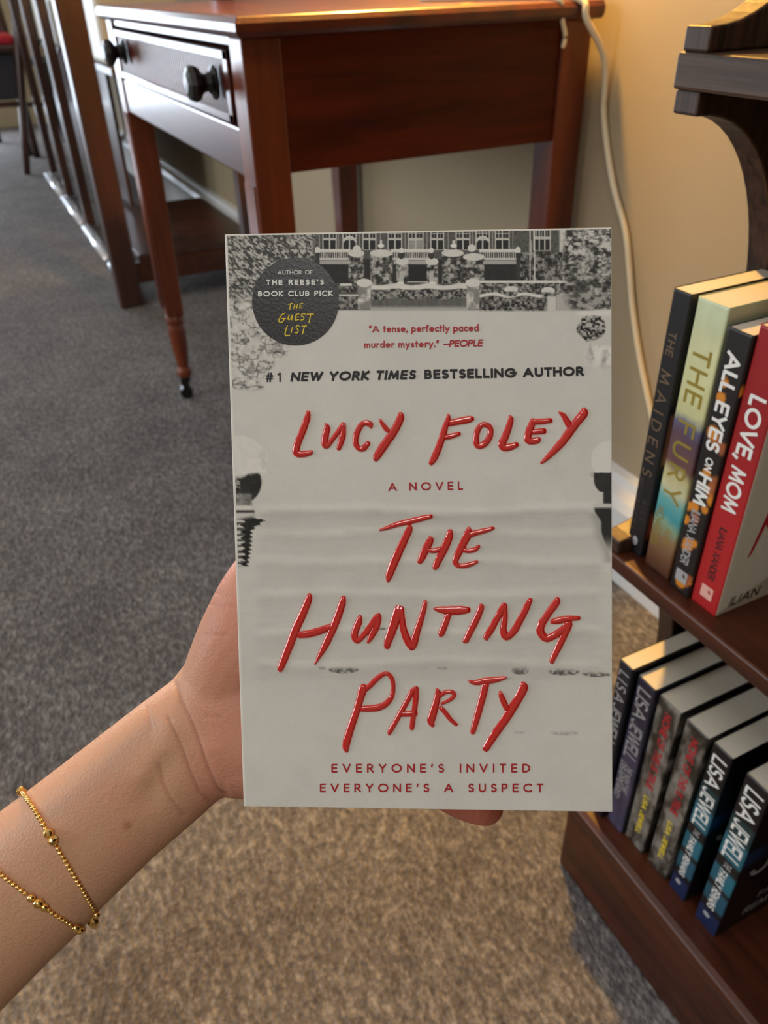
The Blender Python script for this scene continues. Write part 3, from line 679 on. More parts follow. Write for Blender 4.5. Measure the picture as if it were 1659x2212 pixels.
def brush(words, lift, hmax, grow, name, m, parent, seed=1, seg=9, sub=5):
    rng = np.random.default_rng(seed); V = []; Fc = []
    for ox, oy, s, strokes in words:
        for stx in strokes:
            p = catmull(stx, sub); xy = p[:, :2]/s+np.array([ox, oy]); wd = np.maximum(p[:, 2]/s, .8)
            tg = np.gradient(xy, axis=0); tg /= np.linalg.norm(tg, axis=1)[:, None]+1e-9
            nr = np.stack([-tg[:, 1], tg[:, 0]], -1)
            wl = wd/2*(1+.07*(rng.random(len(wd))-.5))+grow; wr = wd/2*(1+.10*(rng.random(len(wd))-.5))+grow
            # rounded ends
            n0 = len(V)//1; rows = []
            xs = [xy[0]-tg[0]*wd[0]*.32-tg[0]*grow]+list(xy)+[xy[-1]+tg[-1]*wd[-1]*.32+tg[-1]*grow]
            ns_ = [nr[0]]+list(nr)+[nr[-1]]; wls = [wl[0]*.55]+list(wl)+[wl[-1]*.55]; wrs = [wr[0]*.55]+list(wr)+[wr[-1]*.55]
            K = len(xs)
            for i in range(K):
                endf = min(1.0, (i+.0)/1.5, (K-1-i)/1.5)
                for k in range(seg):
                    u = -1+2*k/(seg-1); off = u*(wls[i] if u < 0 else wrs[i])
                    q = xs[i]+ns_[i]*off
                    h = hmax*math.sqrt(max(0, 1-abs(u)**2.2))*endf
                    V.append((q[0], q[1], lift+h))
            for i in range(K-1):
                for k in range(seg-1):
                    a = n0+i*seg+k; Fc.append((a, a+seg, a+seg+1, a+1))
    V = np.array(V); W3 = onp(V[:, 0], V[:, 1], V[:, 2])
    return obj(name, W3, Fc, m, parent, True)
LUCY = (620, 870, 5.925, [
 [(272,118,50),(262,190,78),(222,310,85),(175,430,85),(135,530,88),(116,610,88),(135,650,88),(180,660,80),(240,655,75),(300,640,62),(318,622,35)],
 [(495,275,30),(515,320,75),(495,420,88),(482,500,85),(492,548,75),(520,545,70),(560,500,58),(620,420,60),(680,340,66),(722,270,50)],
 [(732,272,40),(718,400,75),(692,500,75),(662,590,55)],
 [(1078,320,30),(1065,280,75),(1010,255,65),(950,290,70),(900,380,75),(878,470,75),(890,545,70),(935,590,65),(985,580,75),(1040,515,60)],
 [(1190,220,32),(1225,275,50),(1270,335,62),(1305,370,40)],
 [(1455,140,60),(1450,200,95),(1390,330,100),(1310,450,105),(1220,580,105),(1150,690,92),(1135,730,60)]])
FOLEY = (910, 860, 4.366, [
 [(253,158,25),(255,190,42),(225,280,56),(195,380,62),(160,480,62),(120,570,62),(90,615,45)], [(262,238,60),(340,222,62),(430,205,68),(480,195,50)], [(215,372,46),(280,360,48),(360,335,35)],
 [(585,245,44),(640,268,50),(655,330,52),(625,400,58),(575,445,60),(530,448,52),(515,390,58),(528,315,55),(560,262,48),(600,248,44)],
 [(835,175,30),(845,205,52),(820,290,62),(785,380,68),(760,430,72),(785,466,70),(840,460,65),(900,438,50)],
 [(1050,205,40),(1045,240,62),(1015,320,68),(1003,380,70),(1028,405,66),(1085,400,62),(1110,390,50)], [(1050,225,52),(1130,222,52),(1220,212,48)], [(1040,322,46),(1100,316,52),(1160,310,55)],
 [(1300,135,18),(1340,165,45),(1385,240,60),(1400,270,50)], [(1530,105,45),(1530,145,82),(1460,235,80),(1390,330,78),(1320,425,72),(1250,500,60),(1180,570,42),(1130,612,20)]])
THE = (800, 1090, 5.72, [
 [(115,315,18),(200,290,42),(330,245,62),(480,210,70),(640,170,68),(755,145,48)], [(488,262,50),(480,310,82),(420,440,92),(350,590,98),(280,750,100),(235,870,88),(218,945,40)],
 [(735,405,40),(740,440,86),(690,540,92),(640,650,88),(610,710,60)], [(720,560,56),(790,570,60),(880,545,65)], [(985,325,60),(975,400,92),(920,530,95),(850,670,90),(805,770,78),(808,800,25)],
 [(1215,290,45),(1210,350,96),(1150,480,95),(1080,620,86),(1050,700,72),(1085,750,60),(1160,755,60),(1240,735,56),(1320,705,35)], [(1210,380,86),(1300,350,68),(1420,320,60),(1520,290,40)], [(1140,560,50),(1220,570,58),(1290,555,58),(1340,515,45)]])
HUN = (580, 1270, 4.74, [
 [(420,68,40),(410,120,70),(350,270,80),(280,420,84),(220,580,80),(160,730,74),(125,820,64),(122,852,30)], [(310,480,66),(410,470,74),(520,440,74),(640,395,62)], [(768,95,45),(755,160,72),(700,320,78),(650,440,76),(580,590,70),(520,700,42),(475,780,12)],
 [(938,288,35),(925,350,68),(890,440,70),(885,510,68),(915,538,58),(970,490,56),(1050,390,66),(1110,300,64),(1135,275,40)], [(1128,300,64),(1100,400,74),(1050,500,60),(1018,558,25)],
 [(1335,205,80),(1310,300,96),(1270,420,90),(1230,530,82),(1212,605,60)], [(1355,205,60),(1370,330,62),(1385,430,70),(1430,550,76),(1470,615,60)], [(1605,135,35),(1595,200,52),(1555,340,62),(1520,450,70),(1490,560,78),(1482,615,50)]])
TING = (910, 1270, 4.608, [
 [(125,205,14),(180,215,58),(280,225,86),(400,222,84),(470,218,55)], [(272,260,60),(245,340,66),(205,440,66),(195,472,45)],
 [(592,168,35),(595,200,62),(545,320,66),(490,430,64),(445,520,60),(440,535,45)],
 [(822,155,30),(805,210,64),(750,310,62),(690,420,66),(648,488,58),(655,515,20)], [(830,170,50),(832,290,58),(818,400,64),(826,460,72),(855,488,66),(920,430,70),(990,310,66),(1050,190,64),(1085,115,46)],
 [(1355,105,45),(1340,150,74),(1260,260,70),(1195,370,78),(1190,440,78),(1240,500,74),(1310,480,72),(1400,420,70),(1460,370,60)], [(1300,335,46),(1360,325,66),(1460,305,60),(1570,300,38)], [(1462,340,80),(1455,380,88),(1420,470,72),(1370,580,66),(1310,700,58),(1300,740,42)]])
PA = (720, 1440, 6.9125, [
 [(450,285,80),(440,340,124),(400,480,108),(360,620,106),(300,800,108),(240,980,112),(190,1180,108),(203,1260,55)],
 [(480,340,80),(560,270,78),(650,180,78),(750,110,64),(820,110,62),(880,190,62),(897,320,62),(870,450,74),(780,560,92),(650,615,102),(520,625,98),(410,630,80)],
 [(1245,312,50),(1180,370,80),(1100,520,78),(1010,680,78),(920,840,74),(850,960,72),(835,1008,40)], [(1240,325,70),(1235,450,82),(1215,620,78),(1190,780,78),(1175,900,74),(1170,930,50)], [(1010,700,88),(1100,705,82),(1230,690,86)]])
RTY = (900, 1440, 6.381, [
 [(275,312,35),(295,360,82),(275,470,92),(235,620,106),(200,740,106),(222,815,50)], [(320,400,56),(400,350,52),(480,345,54),(518,385,58),(480,440,52),(400,485,38),(345,508,36)], [(330,560,56),(400,640,62),(470,730,58),(550,800,42)],
 [(718,195,25),(800,220,66),(930,200,92),(1080,180,82),(1200,155,48),(1240,148,15)], [(950,240,98),(920,370,98),(870,560,94),(820,740,88),(780,880,74),(775,912,60)],
 [(1150,348,40),(1170,410,72),(1215,520,82),(1250,590,66)], [(1455,228,60),(1475,290,120),(1400,440,118),(1300,600,122),(1200,760,114),(1100,900,108),(1000,1050,102),(950,1135,90)]])
for nm, wds in (('author_lettering', [LUCY, FOLEY]), ('title_lettering', [THE, HUN, TING, PA, RTY])):
    brush(wds, .00016, 0, 1.3, 'lettering_edge_glint', m_ipink, fc)  # flat pale outline paints the highlight along the raised letter edges
    brush(wds, .0002, .00060, 0, nm, m_ired, fc)

def cover_text(s, xa, xb, ya, yb, cap, weight, m, parent, name='small_lettering', shear=0.0, lift=.0002, space=.42):
    """a line of small print from px (xa,ya) to (xb,yb) on its baseline"""
    pls, w0 = text_strokes(s, weight, 0, shear, space)
    nsp = len(s)-1; L = math.hypot(xb-xa, yb-ya)/cap
    tr = (L-w0-shear*.5)/max(nsp, 1)
    pls, w1 = text_strokes(s, weight, tr, shear, space)
    V, Fc = ribbons(pls, weight); d = np.array([xb-xa, yb-ya]); d = d/np.linalg.norm(d); up = np.array([d[1], -d[0]])
    q = np.array([xa, ya])+V[:, :1]*cap*d+V[:, 1:2]*cap*up
    return obj(name, onp(q[:, 0], q[:, 1], lift+V[:, 2]*.5), Fc, m, parent)
cover_text('"A tense, perfectly paced', 797, 1034, 718.5, 715.5, 15, .18, m_itext, fc, space=.34)
cover_text('murder mystery."', 787, 948, 752, 750, 15, .18, m_itext, fc, space=.34)
cover_text('-PEOPLE', 957, 1043, 750, 748, 15, .20, m_itext, fc, shear=.2)
cover_text('#1', 574, 607, 825.5, 825, 20.5, .17, m_iblack, fc)
cover_text('NEW YORK TIMES', 627, 899, 824.5, 819.5, 20.5, .25, m_iblack, fc, shear=.2)
cover_text('BESTSELLING', 917, 1114, 819, 815.5, 20.5, .25, m_iblack, fc)
cover_text('AUTHOR', 1130, 1261, 815, 812, 20.5, .25, m_iblack, fc)
cover_text('A', 839, 857, 1061, 1060.5, 18, .18, m_itext, fc)
cover_text('NOVEL', 884, 1000, 1060, 1058, 18, .18, m_itext, fc)
cover_text("EVERYONE'S INVITED", 716, 1145, 1668.5, 1668, 19, .18, m_itext, fc, space=.62)
cover_text("EVERYONE'S A SUSPECT", 691, 1173, 1711, 1710.5, 19, .18, m_itext, fc, space=.62)
# round varnished badge
ang = np.linspace(0, 2*math.pi, 72, endpoint=False)
bx_, by_ = 638.5+93.5*np.cos(ang), 651.5+95*np.sin(ang)
Vb = np.concatenate([onp(bx_, by_, np.full(72, .00012)), onp(bx_, by_, np.full(72, .00022))])
badge = obj('badge', Vb, [tuple(range(72, 144))]+[(i, (i+1) % 72, 72+(i+1) % 72, 72+i) for i in range(72)], m_badge, fc)
badge['label'] = 'round black varnished badge on the cover'
def badge_text(*a, **k): return cover_text(*a, m_iwhite, fc, 'badge_lettering', lift=.00032, **k)
badge_text('AUTHOR OF', 600.5, 676, 593.5, 593, 8.8, .14, space=.5)
badge_text("THE REESE'S", 575.5, 700, 616, 615.5, 11.6, .22, space=.5)
badge_text('BOOK CLUB PICK', 557.8, 719.5, 641, 640, 11.8, .22, space=.5)
yw = 19
YEL = (540, 550, 8.295, [[(a, b, w_) for a, b, w_ in stx] for stx in [
 [(685,895,14),(725,888,yw),(765,880,yw)], [(732,890,yw),(722,945,yw),(715,995,14)], [(808,885,yw),(788,970,yw)], [(857,890,yw),(838,970,yw)], [(795,932,14),(848,926,14)],
 [(905,885,yw),(895,965,yw)], [(905,885,yw),(955,879,14)], [(900,925,14),(940,920,14)], [(897,963,yw),(945,958,14)],
 [(635,1055,yw),(580,1078,yw),(532,1150,yw),(522,1200,yw),(560,1220,yw),(600,1192,yw),(622,1150,yw)], [(558,1152,14),(642,1145,18)],
 [(710,1082,yw),(685,1150,24),(702,1168,yw),(732,1148,yw),(768,1080,yw),(750,1175,yw)], [(830,1075,yw),(817,1178,24)], [(830,1075,yw),(890,1066,16)], [(825,1125,16),(880,1120,16)], [(817,1178,yw),(880,1170,16)],
 [(1000,1070,16),(950,1066,yw),(925,1096,yw),(966,1128,yw),(962,1165,yw),(912,1176,18)], [(1022,1072,16),(1142,1070,20)], [(1092,1072,20),(1062,1215,22)],
 [(672,1275,yw),(632,1438,22),(715,1450,20)], [(765,1298,16),(740,1402,20)], [(895,1290,16),(850,1276,yw),(830,1310,yw),(868,1352,yw),(850,1405,yw),(808,1400,18)], [(928,1286,16),(1018,1280,20)], [(978,1285,20),(945,1425,22)]]])
brush([YEL], .0003, .00006, 0, 'badge_title', m_iyellow, fc)

# ------------------------------------------------------------------ books on the shelves
def shelf_book(name, label, group, x0, ya, yb, z0, h, depth, spine_fn, front_fn, back_rgb, texts, roundr=.0016, nz=110, pmat=None):
    """spine faces -x, front cover faces -y. spine_fn(t, v), front_fn(u, v): colours; v runs down 0..1"""
    t = thing(name, (x0+depth/2, (ya+yb)/2, z0), label, 'book', group)
    r = roundr; y0, y1 = min(ya, yb), max(ya, yb)
    nf = 40; ns_ = 16
    prof = [(x0+depth, y0, 'F', 1.0)]
    for u in np.linspace(1, 0, nf)[1:-1]: prof.append((x0+r+(depth-r)*u, y0, 'F', u))
    for a in np.linspace(0, 90, 5): prof.append((x0+r-r*math.sin(math.radians(a)), y0+r-r*math.cos(math.radians(a)), 'F' if a < 30 else 'S', 0.0))
    for k in range(1, ns_): prof.append((x0, y0+r+(y1-y0-2*r)*k/ns_, 'S', k/ns_))
    for a in np.linspace(90, 0, 5): prof.append((x0+r-r*math.sin(math.radians(a)), y1-r+r*math.cos(math.radians(a)), 'S', 1.0))
    prof.append((x0+depth, y1, 'B', 1.0))
    n = len(prof); vs = np.linspace(0, 1, nz)
    V = []; C = []
    PX = np.array([p[0] for p in prof]); PY = np.array([p[1] for p in prof])
    VV, _ = np.meshgrid(vs, PX, indexing='ij')
    V = np.stack([np.tile(PX, (nz, 1)), np.tile(PY, (nz, 1)), z0+h*(1-VV)], -1).reshape(-1, 3)
    C = np.zeros((nz, n, 3))
    for i, (x, y, k, u) in enumerate(prof):
        if k == 'F': C[:, i] = front_fn(np.full(nz, (x-x0)/depth), vs)
        elif k == 'S': C[:, i] = spine_fn(np.full(nz, 1-(y-y0)/(y1-y0)), vs)
        else: C[:, i] = srgb(*back_rgb)
    idx = np.arange(nz*n).reshape(nz, n)
    Fq = np.stack([idx[:-1, :-1], idx[:-1, 1:], idx[1:, 1:], idx[1:, :-1]], -1).reshape(-1, 4)
    c = obj('cover', V, Fq, pmat or m_print, t, True, C.reshape(-1, 3))
    so = c.modifiers.new('board', 'SOLIDIFY'); so.thickness = .0004; so.offset = -1
    e = .0006
    MB().box((x0+.0012, y0+e, z0+.0002), (x0+depth-.001, y1-e, z0+h-.0004)).build('page_block', m_pages, t)
    tk = y1-y0
    for (kind, s, va, vb, tc, cap, weight, m, nm) in texts:
        # spine text runs downwards: va..vb along the height, tc = baseline position across (0 = far edge), cap = height fraction of spine thickness
        if kind == 'spine':
            ch = cap*tk; pls, w0 = text_strokes(s, weight, 0, 0, .4)
            L = (vb-va)*h/ch; tr = (L-w0)/max(len(s)-1, 1)
            sq = 1.0
            if tr < .02: sq = L/(w0+.06*(len(s)-1)); tr = .06
            pls, w1 = text_strokes(s, weight, tr, 0, .4); Vt, Ft = ribbons(pls, weight)
            zz = z0+h*(1-va)-Vt[:, 0]*ch*sq
            yy_ = y1-tk*tc+Vt[:, 1]*ch          # up of the letters points to... the near edge
            yy_ = y1-tk*(1-tc)-Vt[:, 1]*ch
            Vw = np.stack([x0-.00012-Vt[:, 2], yy_, zz], -1)
            obj(nm, Vw, [f[::-1] for f in Ft], m, c)
        elif kind == 'front':
            ch = cap*h; pls, w0 = text_strokes(s, weight, .12, .15, .4); Vt, Ft = ribbons(pls, weight)
            xx = x0+depth*tc+Vt[:, 0]*ch; zz = z0+h*(1-va)+Vt[:, 1]*ch
            ok = xx.max() < x0+depth*1.6
            xx = np.minimum(xx, x0+depth-.002)
            obj(nm, np.stack([xx, y0-.00012-Vt[:, 2], zz], -1), Ft, m, c)
        elif kind == 'poly':
            obj(nm, [(x0+depth*u, y0-.00015, z0+h*(1-v)) for u, v in s], [tuple(range(len(s)))], m, c)
        elif kind == 'spoly':
            lf = .00012+.00012*(m in (m_iblack, m_itext)); ar = sum(s[i][0]*s[(i+1) % len(s)][1]-s[(i+1) % len(s)][0]*s[i][1] for i in range(len(s)))
            obj(nm, [(x0-lf, y1-tk*u, z0+h*(1-v)) for u, v in (s if ar < 0 else s[::-1])], [tuple(range(len(s)))], m, c)
    return t
def const(r, g, b):
    c = srgb(r, g, b)
    return lambda u, v: np.tile(c, (len(v), 1))
def mixc(a, b, f): return np.asarray(a)*(1-f[:, None])+np.asarray(b)*f[:, None]
def S(*c): return srgb(*c)
SH1, SH2 = -.365, -.670
# 1 black
def blk_front(u, v):
    c = np.tile(S(20, 19, 20), (len(v), 1))
    m = sstep(.012, .02, u)*sstep(.30, .22, u)*sstep(.40, .42, v)*sstep(.62, .59, v)
    c = mixc(c, S(172, 120, 84), m); m = sstep(.01, .02, u)*sstep(.3, .2, u)*sstep(.80, .82, v)*sstep(.93, .90, v); return mixc(c, S(170, 74, 50), m)
dot = [(.5+.17*math.cos(a), .945+.020*math.sin(a)) for a in np.linspace(0, 2*math.pi, 14, endpoint=False)]
shelf_book('paperback_book', 'black paperback with dim bronze spine lettering, farthest on the upper shelf beside the end panel', 'paperbacks on the upper shelf', .3725, .3385, .3545, SH1, .201, .130,
 const(24, 23, 25), blk_front, (22, 22, 24), [
 ('spine', 'THE', .135, .215, .78, .40, .13, m_idim, 'spine_lettering'), ('spine', 'MAIDENS', .265, .665, .84, .58, .11, m_idim, 'spine_lettering'),
 ('spine', 'ALEX', .76, .85, .50, .26, .13, m_idim2, 'spine_lettering'), ('spine', 'MICHAELIDES', .68, .90, .92, .30, .13, m_idim2, 'spine_lettering'),
 ('spoly', dot, 0, 0, 0, 0, 0, m_igrey, 'publisher_mark')])
# 2 pale green painting
def fury(u, v, near=0.0):
    n = np.array([fbm(np.array([a*9+3.]), np.array([b*34.]), 3, 5)[0] for a, b in zip(u, v)])
    stops = [(0, (196, 208, 172)), (.16, (212, 214, 166)), (.36, (206, 206, 150)), (.40, (92, 96, 130)), (.44, (92, 70, 84)), (.56, (104, 72, 70)), (.60, (190, 180, 130)), (.66, (198, 196, 156)), (.70, (104, 170, 168)), (.76, (64, 150, 160)), (.80, (130, 160, 130)), (.85, (142, 112, 78)), (.92, (112, 76, 50)), (1, (76, 42, 26))]
    vv = v+(n-.5)*.05*(v > .3)
    out = np.stack([np.interp(vv, [s for s, _ in stops], [S(*c)[k] for _, c in stops]) for k in range(3)], -1)
    return out*(.85+.3*n)[:, None]
def fury_front(u, v):
    c = fury(u, v); g = np.tile(S(176, 186, 150), (len(v), 1)); return mixc(c, g, sstep(.40, .34, v))
shelf_book('paperback_book', 'pale green paperback with a painted sea scene and gold spine lettering', 'paperbacks on the upper shelf', .3715, .3085, .3330, SH1, .202, .131,
 fury, fury_front, (150, 160, 130), [
 ('spine', 'THE', .145, .335, .80, .60, .15, m_igold, 'spine_lettering'), ('spine', 'FURY', .395, .70, .82, .62, .13, m_igold, 'spine_lettering'),
 ('spine', 'MICHAELIDES', .735, .90, .92, .28, .12, m_igold, 'spine_lettering'), ('spine', 'ALEX', .80, .87, .48, .24, .12, m_igold, 'spine_lettering')])
# 3 black with orange lights
def bokeh(sd, n, asp):
    rng = np.random.default_rng(sd); cs = [(rng.random(), rng.random(), .014+.016*rng.random(), rng.random()) for _ in range(n)]
    def f(u, v):
        c = np.tile(S(26, 21, 20), (len(v), 1))
        for a, b, r, k in cs:
            d = np.hypot((u-a)*asp, v-b); c = mixc(c, S(222, 140, 40) if k > .3 else S(160, 90, 50), sstep(r, r*.72, d)*.92)
        return c
    return f
def imprint(u0, u1, v0, v1, m1, m2):
    sq = [(u0, v0), (u1, v0), (u1, v1), (u0, v1)]
    w_ = (u1-u0); hh = v1-v0
    tri = [(u0+w_*.62, v0+hh*.12), (u0+w_*.88, v0+hh*.5), (u0+w_*.62, v0+hh*.5)]
    ln = [(u0+w_*.20, v0+hh*.82), (u0+w_*.46, v0+hh*.90), (u0+w_*.5, v0+hh*.3), (u0+w_*.36, v0+hh*.3)]
    return sq, tri, ln
sq, tri, ln = imprint(.20, .76, .905, .955, 0, 0)
shelf_book('paperback_book', 'black paperback with blurred orange lights and white spine lettering', 'paperbacks on the upper shelf', .3695, .2868, .3050, SH1, .193, .130,
 bokeh(4, 22, .10), bokeh(8, 26, .67), (24, 20, 20), [
 ('spine', 'ALL EYES', .07, .41, .80, .60, .20, m_iwhite, 'spine_lettering'), ('spine', 'ON', .435, .485, .66, .34, .20, m_iwhite, 'spine_lettering'), ('spine', 'HIM', .50, .62, .80, .60, .21, m_iwhite, 'spine_lettering'),
 ('spine', 'ILIANA XANDER', .645, .875, .74, .40, .17, m_igrey, 'spine_lettering'),
 ('spoly', sq, 0, 0, 0, 0, 0, m_igrey, 'publisher_mark'), ('spoly', [(a, b) for a, b in tri], 0, 0, 0, 0, 0, m_iblack, 'publisher_mark')])
# 4 red with white front cover
redpoly = [(.455, .655), (.60, .80), (.585, .825), (.475, .765), (.40, .800), (.37, .790)]
def love_front(u, v):
    c = np.tile(S(214, 208, 192), (len(v), 1)); m = sstep(.0, .01, v-(.985-.26*u)); return mixc(c, S(178, 164, 144), m)
shelf_book('paperback_book', 'red paperback with white spine lettering and a white front cover, nearest on the upper shelf', 'paperbacks on the upper shelf', .3715, .2635, .2862, SH1, .200, .132,
 lambda u, v: mixc(np.tile(S(150, 20, 26), (len(v), 1)), S(178, 30, 34), sstep(.2, .7, v)), love_front, (150, 22, 28), [
 ('spine', 'LOVE,', .20, .415, .76, .52, .20, m_iwhite, 'spine_lettering'), ('spine', 'MOM', .44, .60, .76, .52, .20, m_iwhite, 'spine_lettering'),
 ('spine', 'ILIANA XANDER', .665, .875, .62, .26, .15, m_iblack, 'spine_lettering'),
 ('spoly', [(a, b) for a, b in imprint(.28, .72, .905, .955, 0, 0)[0]], 0, 0, 0, 0, 0, m_ipink, 'publisher_mark'), ('spoly', imprint(.28, .72, .905, .955, 0, 0)[1], 0, 0, 0, 0, 0, m_itext, 'publisher_mark'),
 ('poly', [(.14, .762), (.115, .778), (.183, .575), (.30, .715), (.275, .745), (.185, .655)], 0, 0, 0, 0, 0, m_itext, 'red_emblem'),
 ('front', 'ILIAN', .975, 0, .08, .042, .15, m_iblack, 'front_lettering')])
# lower shelf
def floral(sd):
    def f(u, v):
        n = fbm(u*14+.01, v*60, 5.0, sd); n2 = fbm(u*6, v*26, 3.0, sd+9)
        c = mixc(np.tile(S(48, 44, 38), (len(v), 1)), S(138, 132, 124), np.clip((n-.5)*3+.3+.5*sstep(.3, .8, u)*sstep(.25, .6, v)*sstep(.95, .8, v), 0, 1))
        return mixc(c, S(30, 26, 24), np.clip((n2-.55)*4, 0, .8))
    return f
def stripe(u, v):
    c = np.tile(S(10, 12, 20), (len(v), 1))
    for a, b, ua, ub, cc in ((.24, .36, 0, 1, (20, 60, 66)), (.36, .50, 0, 1, (36, 110, 130)), (.57, .68, 0, .40, (30, 100, 120)), (.57, .69, .55, 1, (34, 116, 140)), (.72, .82, 0, .40, (26, 84, 104)), (.72, .84, .5, 1, (30, 90, 116)), (.88, 1.01, 0, 1, (22, 40, 84))):
        c = mixc(c, S(*cc)*.8, sstep(a-.01, a+.01, v)*sstep(b+.01, b-.01, v)*sstep(ua-.05, ua+.02, u)*sstep(ub+.05, ub-.02, u))
    return c
def stripe_front(u, v):
    c = np.tile(S(6, 8, 14), (len(v), 1))
    return mixc(c, S(12, 52, 90), sstep(.36, .40, v)*sstep(.50, .45, v)*sstep(.30, .0, u))
def purple(u, v):
    n = fbm(u*10, v*40, 4., 3); return mixc(np.tile(S(34, 32, 52), (len(v), 1)), S(84, 80, 108), np.clip(n*1.3*sstep(.1, .7, v), 0, 1))
LISA = lambda m1, m2, sub, b=.12: [('spine', 'LISA', .05, .23, .86, .72, b, m1, 'spine_lettering'), ('spine', 'JEWELL', .25, .50, .86, .72, b, m1, 'spine_lettering')]+sub
ball = [(.42+.16*math.cos(a), .915+.014*math.sin(a)) for a in np.linspace(0, 2*math.pi, 12, endpoint=False)]
TFR = [('spine', 'THE', .515, .555, .62, .30, .16, m_igrey, 'spine_lettering'), ('spine', 'FAMILY', .575, .70, .70, .34, .17, m_iwhite, 'spine_lettering'), ('spine', 'REMAINS', .715, .86, .70, .34, .17, m_iwhite, 'spine_lettering'), ('spoly', ball, 0, 0, 0, 0, 0, m_igrey, 'publisher_mark')]
gl = 'paperbacks on the lower shelf'
shelf_book('paperback_book', 'navy paperback farthest on the lower shelf, partly behind the held novel', gl, .3745, .3250, .3405, SH2, .198, .131,
 const(20, 22, 38), const(10, 10, 18), (16, 16, 26), LISA(m_igrey, 0, [('spine', 'THE GIRLS', .55, .75, .80, .5, .14, m_igrey, 'spine_lettering')]))
shelf_book('paperback_book', 'purple paperback with grey spine lettering, second from the far end of the lower shelf', gl, .3800, .3030, .3232, SH2, .192, .131,
 purple, const(26, 24, 44), (40, 38, 60), LISA(m_igrey, 0, [('spine', 'THE NIGHT SHE', .54, .72, .54, .34, .14, m_igrey, 'spine_lettering'), ('spine', 'DISAPPEARED', .54, .80, .90, .34, .14, m_igrey, 'spine_lettering')]))
for i, (x0_, ya_, yb_) in enumerate(((.3835, .2780, .3015), (.3840, .2495, .2725))):
    shelf_book('paperback_book', ['grey floral paperback with red and yellow spine lettering, next to the purple book', 'grey floral paperback with red and yellow spine lettering, next to the blue striped books'][i], gl, x0_, ya_, yb_, SH2, .188, .130,
     floral(12+i), floral(30+i), (60, 56, 52), [
     ('spine', 'NONE', .06, .20, .62, .34, .20, m_itext, 'spine_lettering'), ('spine', 'OF THIS', .22, .38, .62, .34, .20, m_itext, 'spine_lettering'), ('spine', 'IS TRUE', .40, .56, .62, .34, .20, m_itext, 'spine_lettering'),
     ('spine', 'LISA JEWELL', .62, .90, .58, .24, .22, m_igold if 0 else m_iyellow, 'spine_lettering'), ('spoly', [(.22+.09*math.cos(a), .965+.01*math.sin(a)) for a in np.linspace(0, 2*math.pi, 10, endpoint=False)], 0, 0, 0, 0, 0, m_idim, 'publisher_mark')])
for i, (x0_, ya_, yb_) in enumerate(((.3845, .2270, .2455), (.3845, .1925, .2145))):
    shelf_book('paperback_book', ['black and teal striped paperback with big white spine lettering, against the grey floral books', 'black and teal striped paperback with big white spine lettering, nearest on the lower shelf'][i], gl, x0_, ya_, yb_, SH2, .190, .131,
     stripe, stripe_front, (8, 10, 16), LISA(m_iwhite, 0, TFR, .15)+[('front', 'J', .60, 0, .11, .18, .14, m_igrey, 'front_lettering'), ('front', 'FA', .845, 0, .30, .045, .14, m_igrey, 'front_lettering'), ('front', 'REM', .935, 0, .21, .055, .14, m_igrey, 'front_lettering')])

# ------------------------------------------------------------------ the photographer's left arm and hand (one continuous surface)
def ring(pu, pl, z, half, n=40, pw=2.3, dz=0.0):
    a = P3(pu[0], pu[1], z); b = P3(pl[0], pl[1], z); c = (a+b)/2; ha = (a-b)/2
    fw = c/np.linalg.norm(c); fw = fw-ha*(fw.dot(ha)/ha.dot(ha)); fw /= np.linalg.norm(fw)
    out = []
    for i in range(n):
        t = 2*math.pi*i/n; cs, sn = math.cos(t), math.sin(t)
        x = math.copysign(abs(cs)**(2/pw), cs); y = math.copysign(abs(sn)**(2/pw), sn)
        out.append(tuple(c+ha*x+fw*(half*y+dz)))
    return out
hand = MB()
hand.loft([ring(u, l, z, h, dz=d) for u, l, z, h, d in [
 ((-700, 2260), (-440, 2660), .335, .041, 0), ((-420, 2060), (-190, 2420), .335, .038, 0), ((-205, 1900), (-14, 2192), .334, .034, 0), ((-60, 1798), (106, 2070), .333, .030, 0),
 ((0, 1753), (160, 2019), .332, .0285, 0), ((72, 1699), (223, 1953), .331, .026, 0), ((181, 1615), (331, 1849), .330, .0225, 0), ((300, 1523), (434, 1760), .329, .0195, 0),
 ((372, 1470), (474, 1722), .328, .0185, 0), ((398, 1436), (516, 1706), .328, .019, 0), ((440, 1390), (590, 1716), .329, .0185, 0), ((520, 1330), (680, 1722), .331, .0165, 0),
 ((620, 1300), (740, 1718), .333, .0145, 0), ((720, 1290), (790, 1700), .335, .0125, 0), ((790, 1310), (830, 1670), .337, .009, 0)]])
def finger(pts, n=18):
    P = [np.array(P3(a, b, z)) for a, b, z, r in pts]; R = [r for *_, r in pts]
    q = catmull([list(p)+[r] for p, r in zip(P, R)], 5); c = [list(v[:3]) for v in q]; r = [v[3] for v in q]
    d0 = np.array(c[-1])-np.array(c[-2]); d0 /= np.linalg.norm(d0); d1 = np.array(c[0])-np.array(c[1]); d1 /= np.linalg.norm(d1)
    for f_, g_ in ((.45, .88), (.8, .58), (.98, .15)): c.append(list(np.array(q[-1][:3])+d0*R[-1]*f_)); r.append(R[-1]*g_)
    hand.tube(c, r, n)
finger([(470, 1490, .329, .0165), (512, 1385, .3235, .0170), (542, 1290, .3215, .0140), (585, 1215, .3230, .0118), (650, 1140, .3215, .0105), (705, 1080, .3185, .0092)])       # thumb
finger([(720, 1340, .338, .0105), (860, 1300, .341, .0100), (1010, 1270, .338, .0090), (1130, 1262, .3290, .0082), (1200, 1262, .3215, .0076)])                     # index
finger([(730, 1430, .340, .0105), (880, 1410, .344, .0100), (1050, 1395, .341, .0092), (1190, 1392, .3310, .0083), (1260, 1394, .3230, .0077)])                     # middle
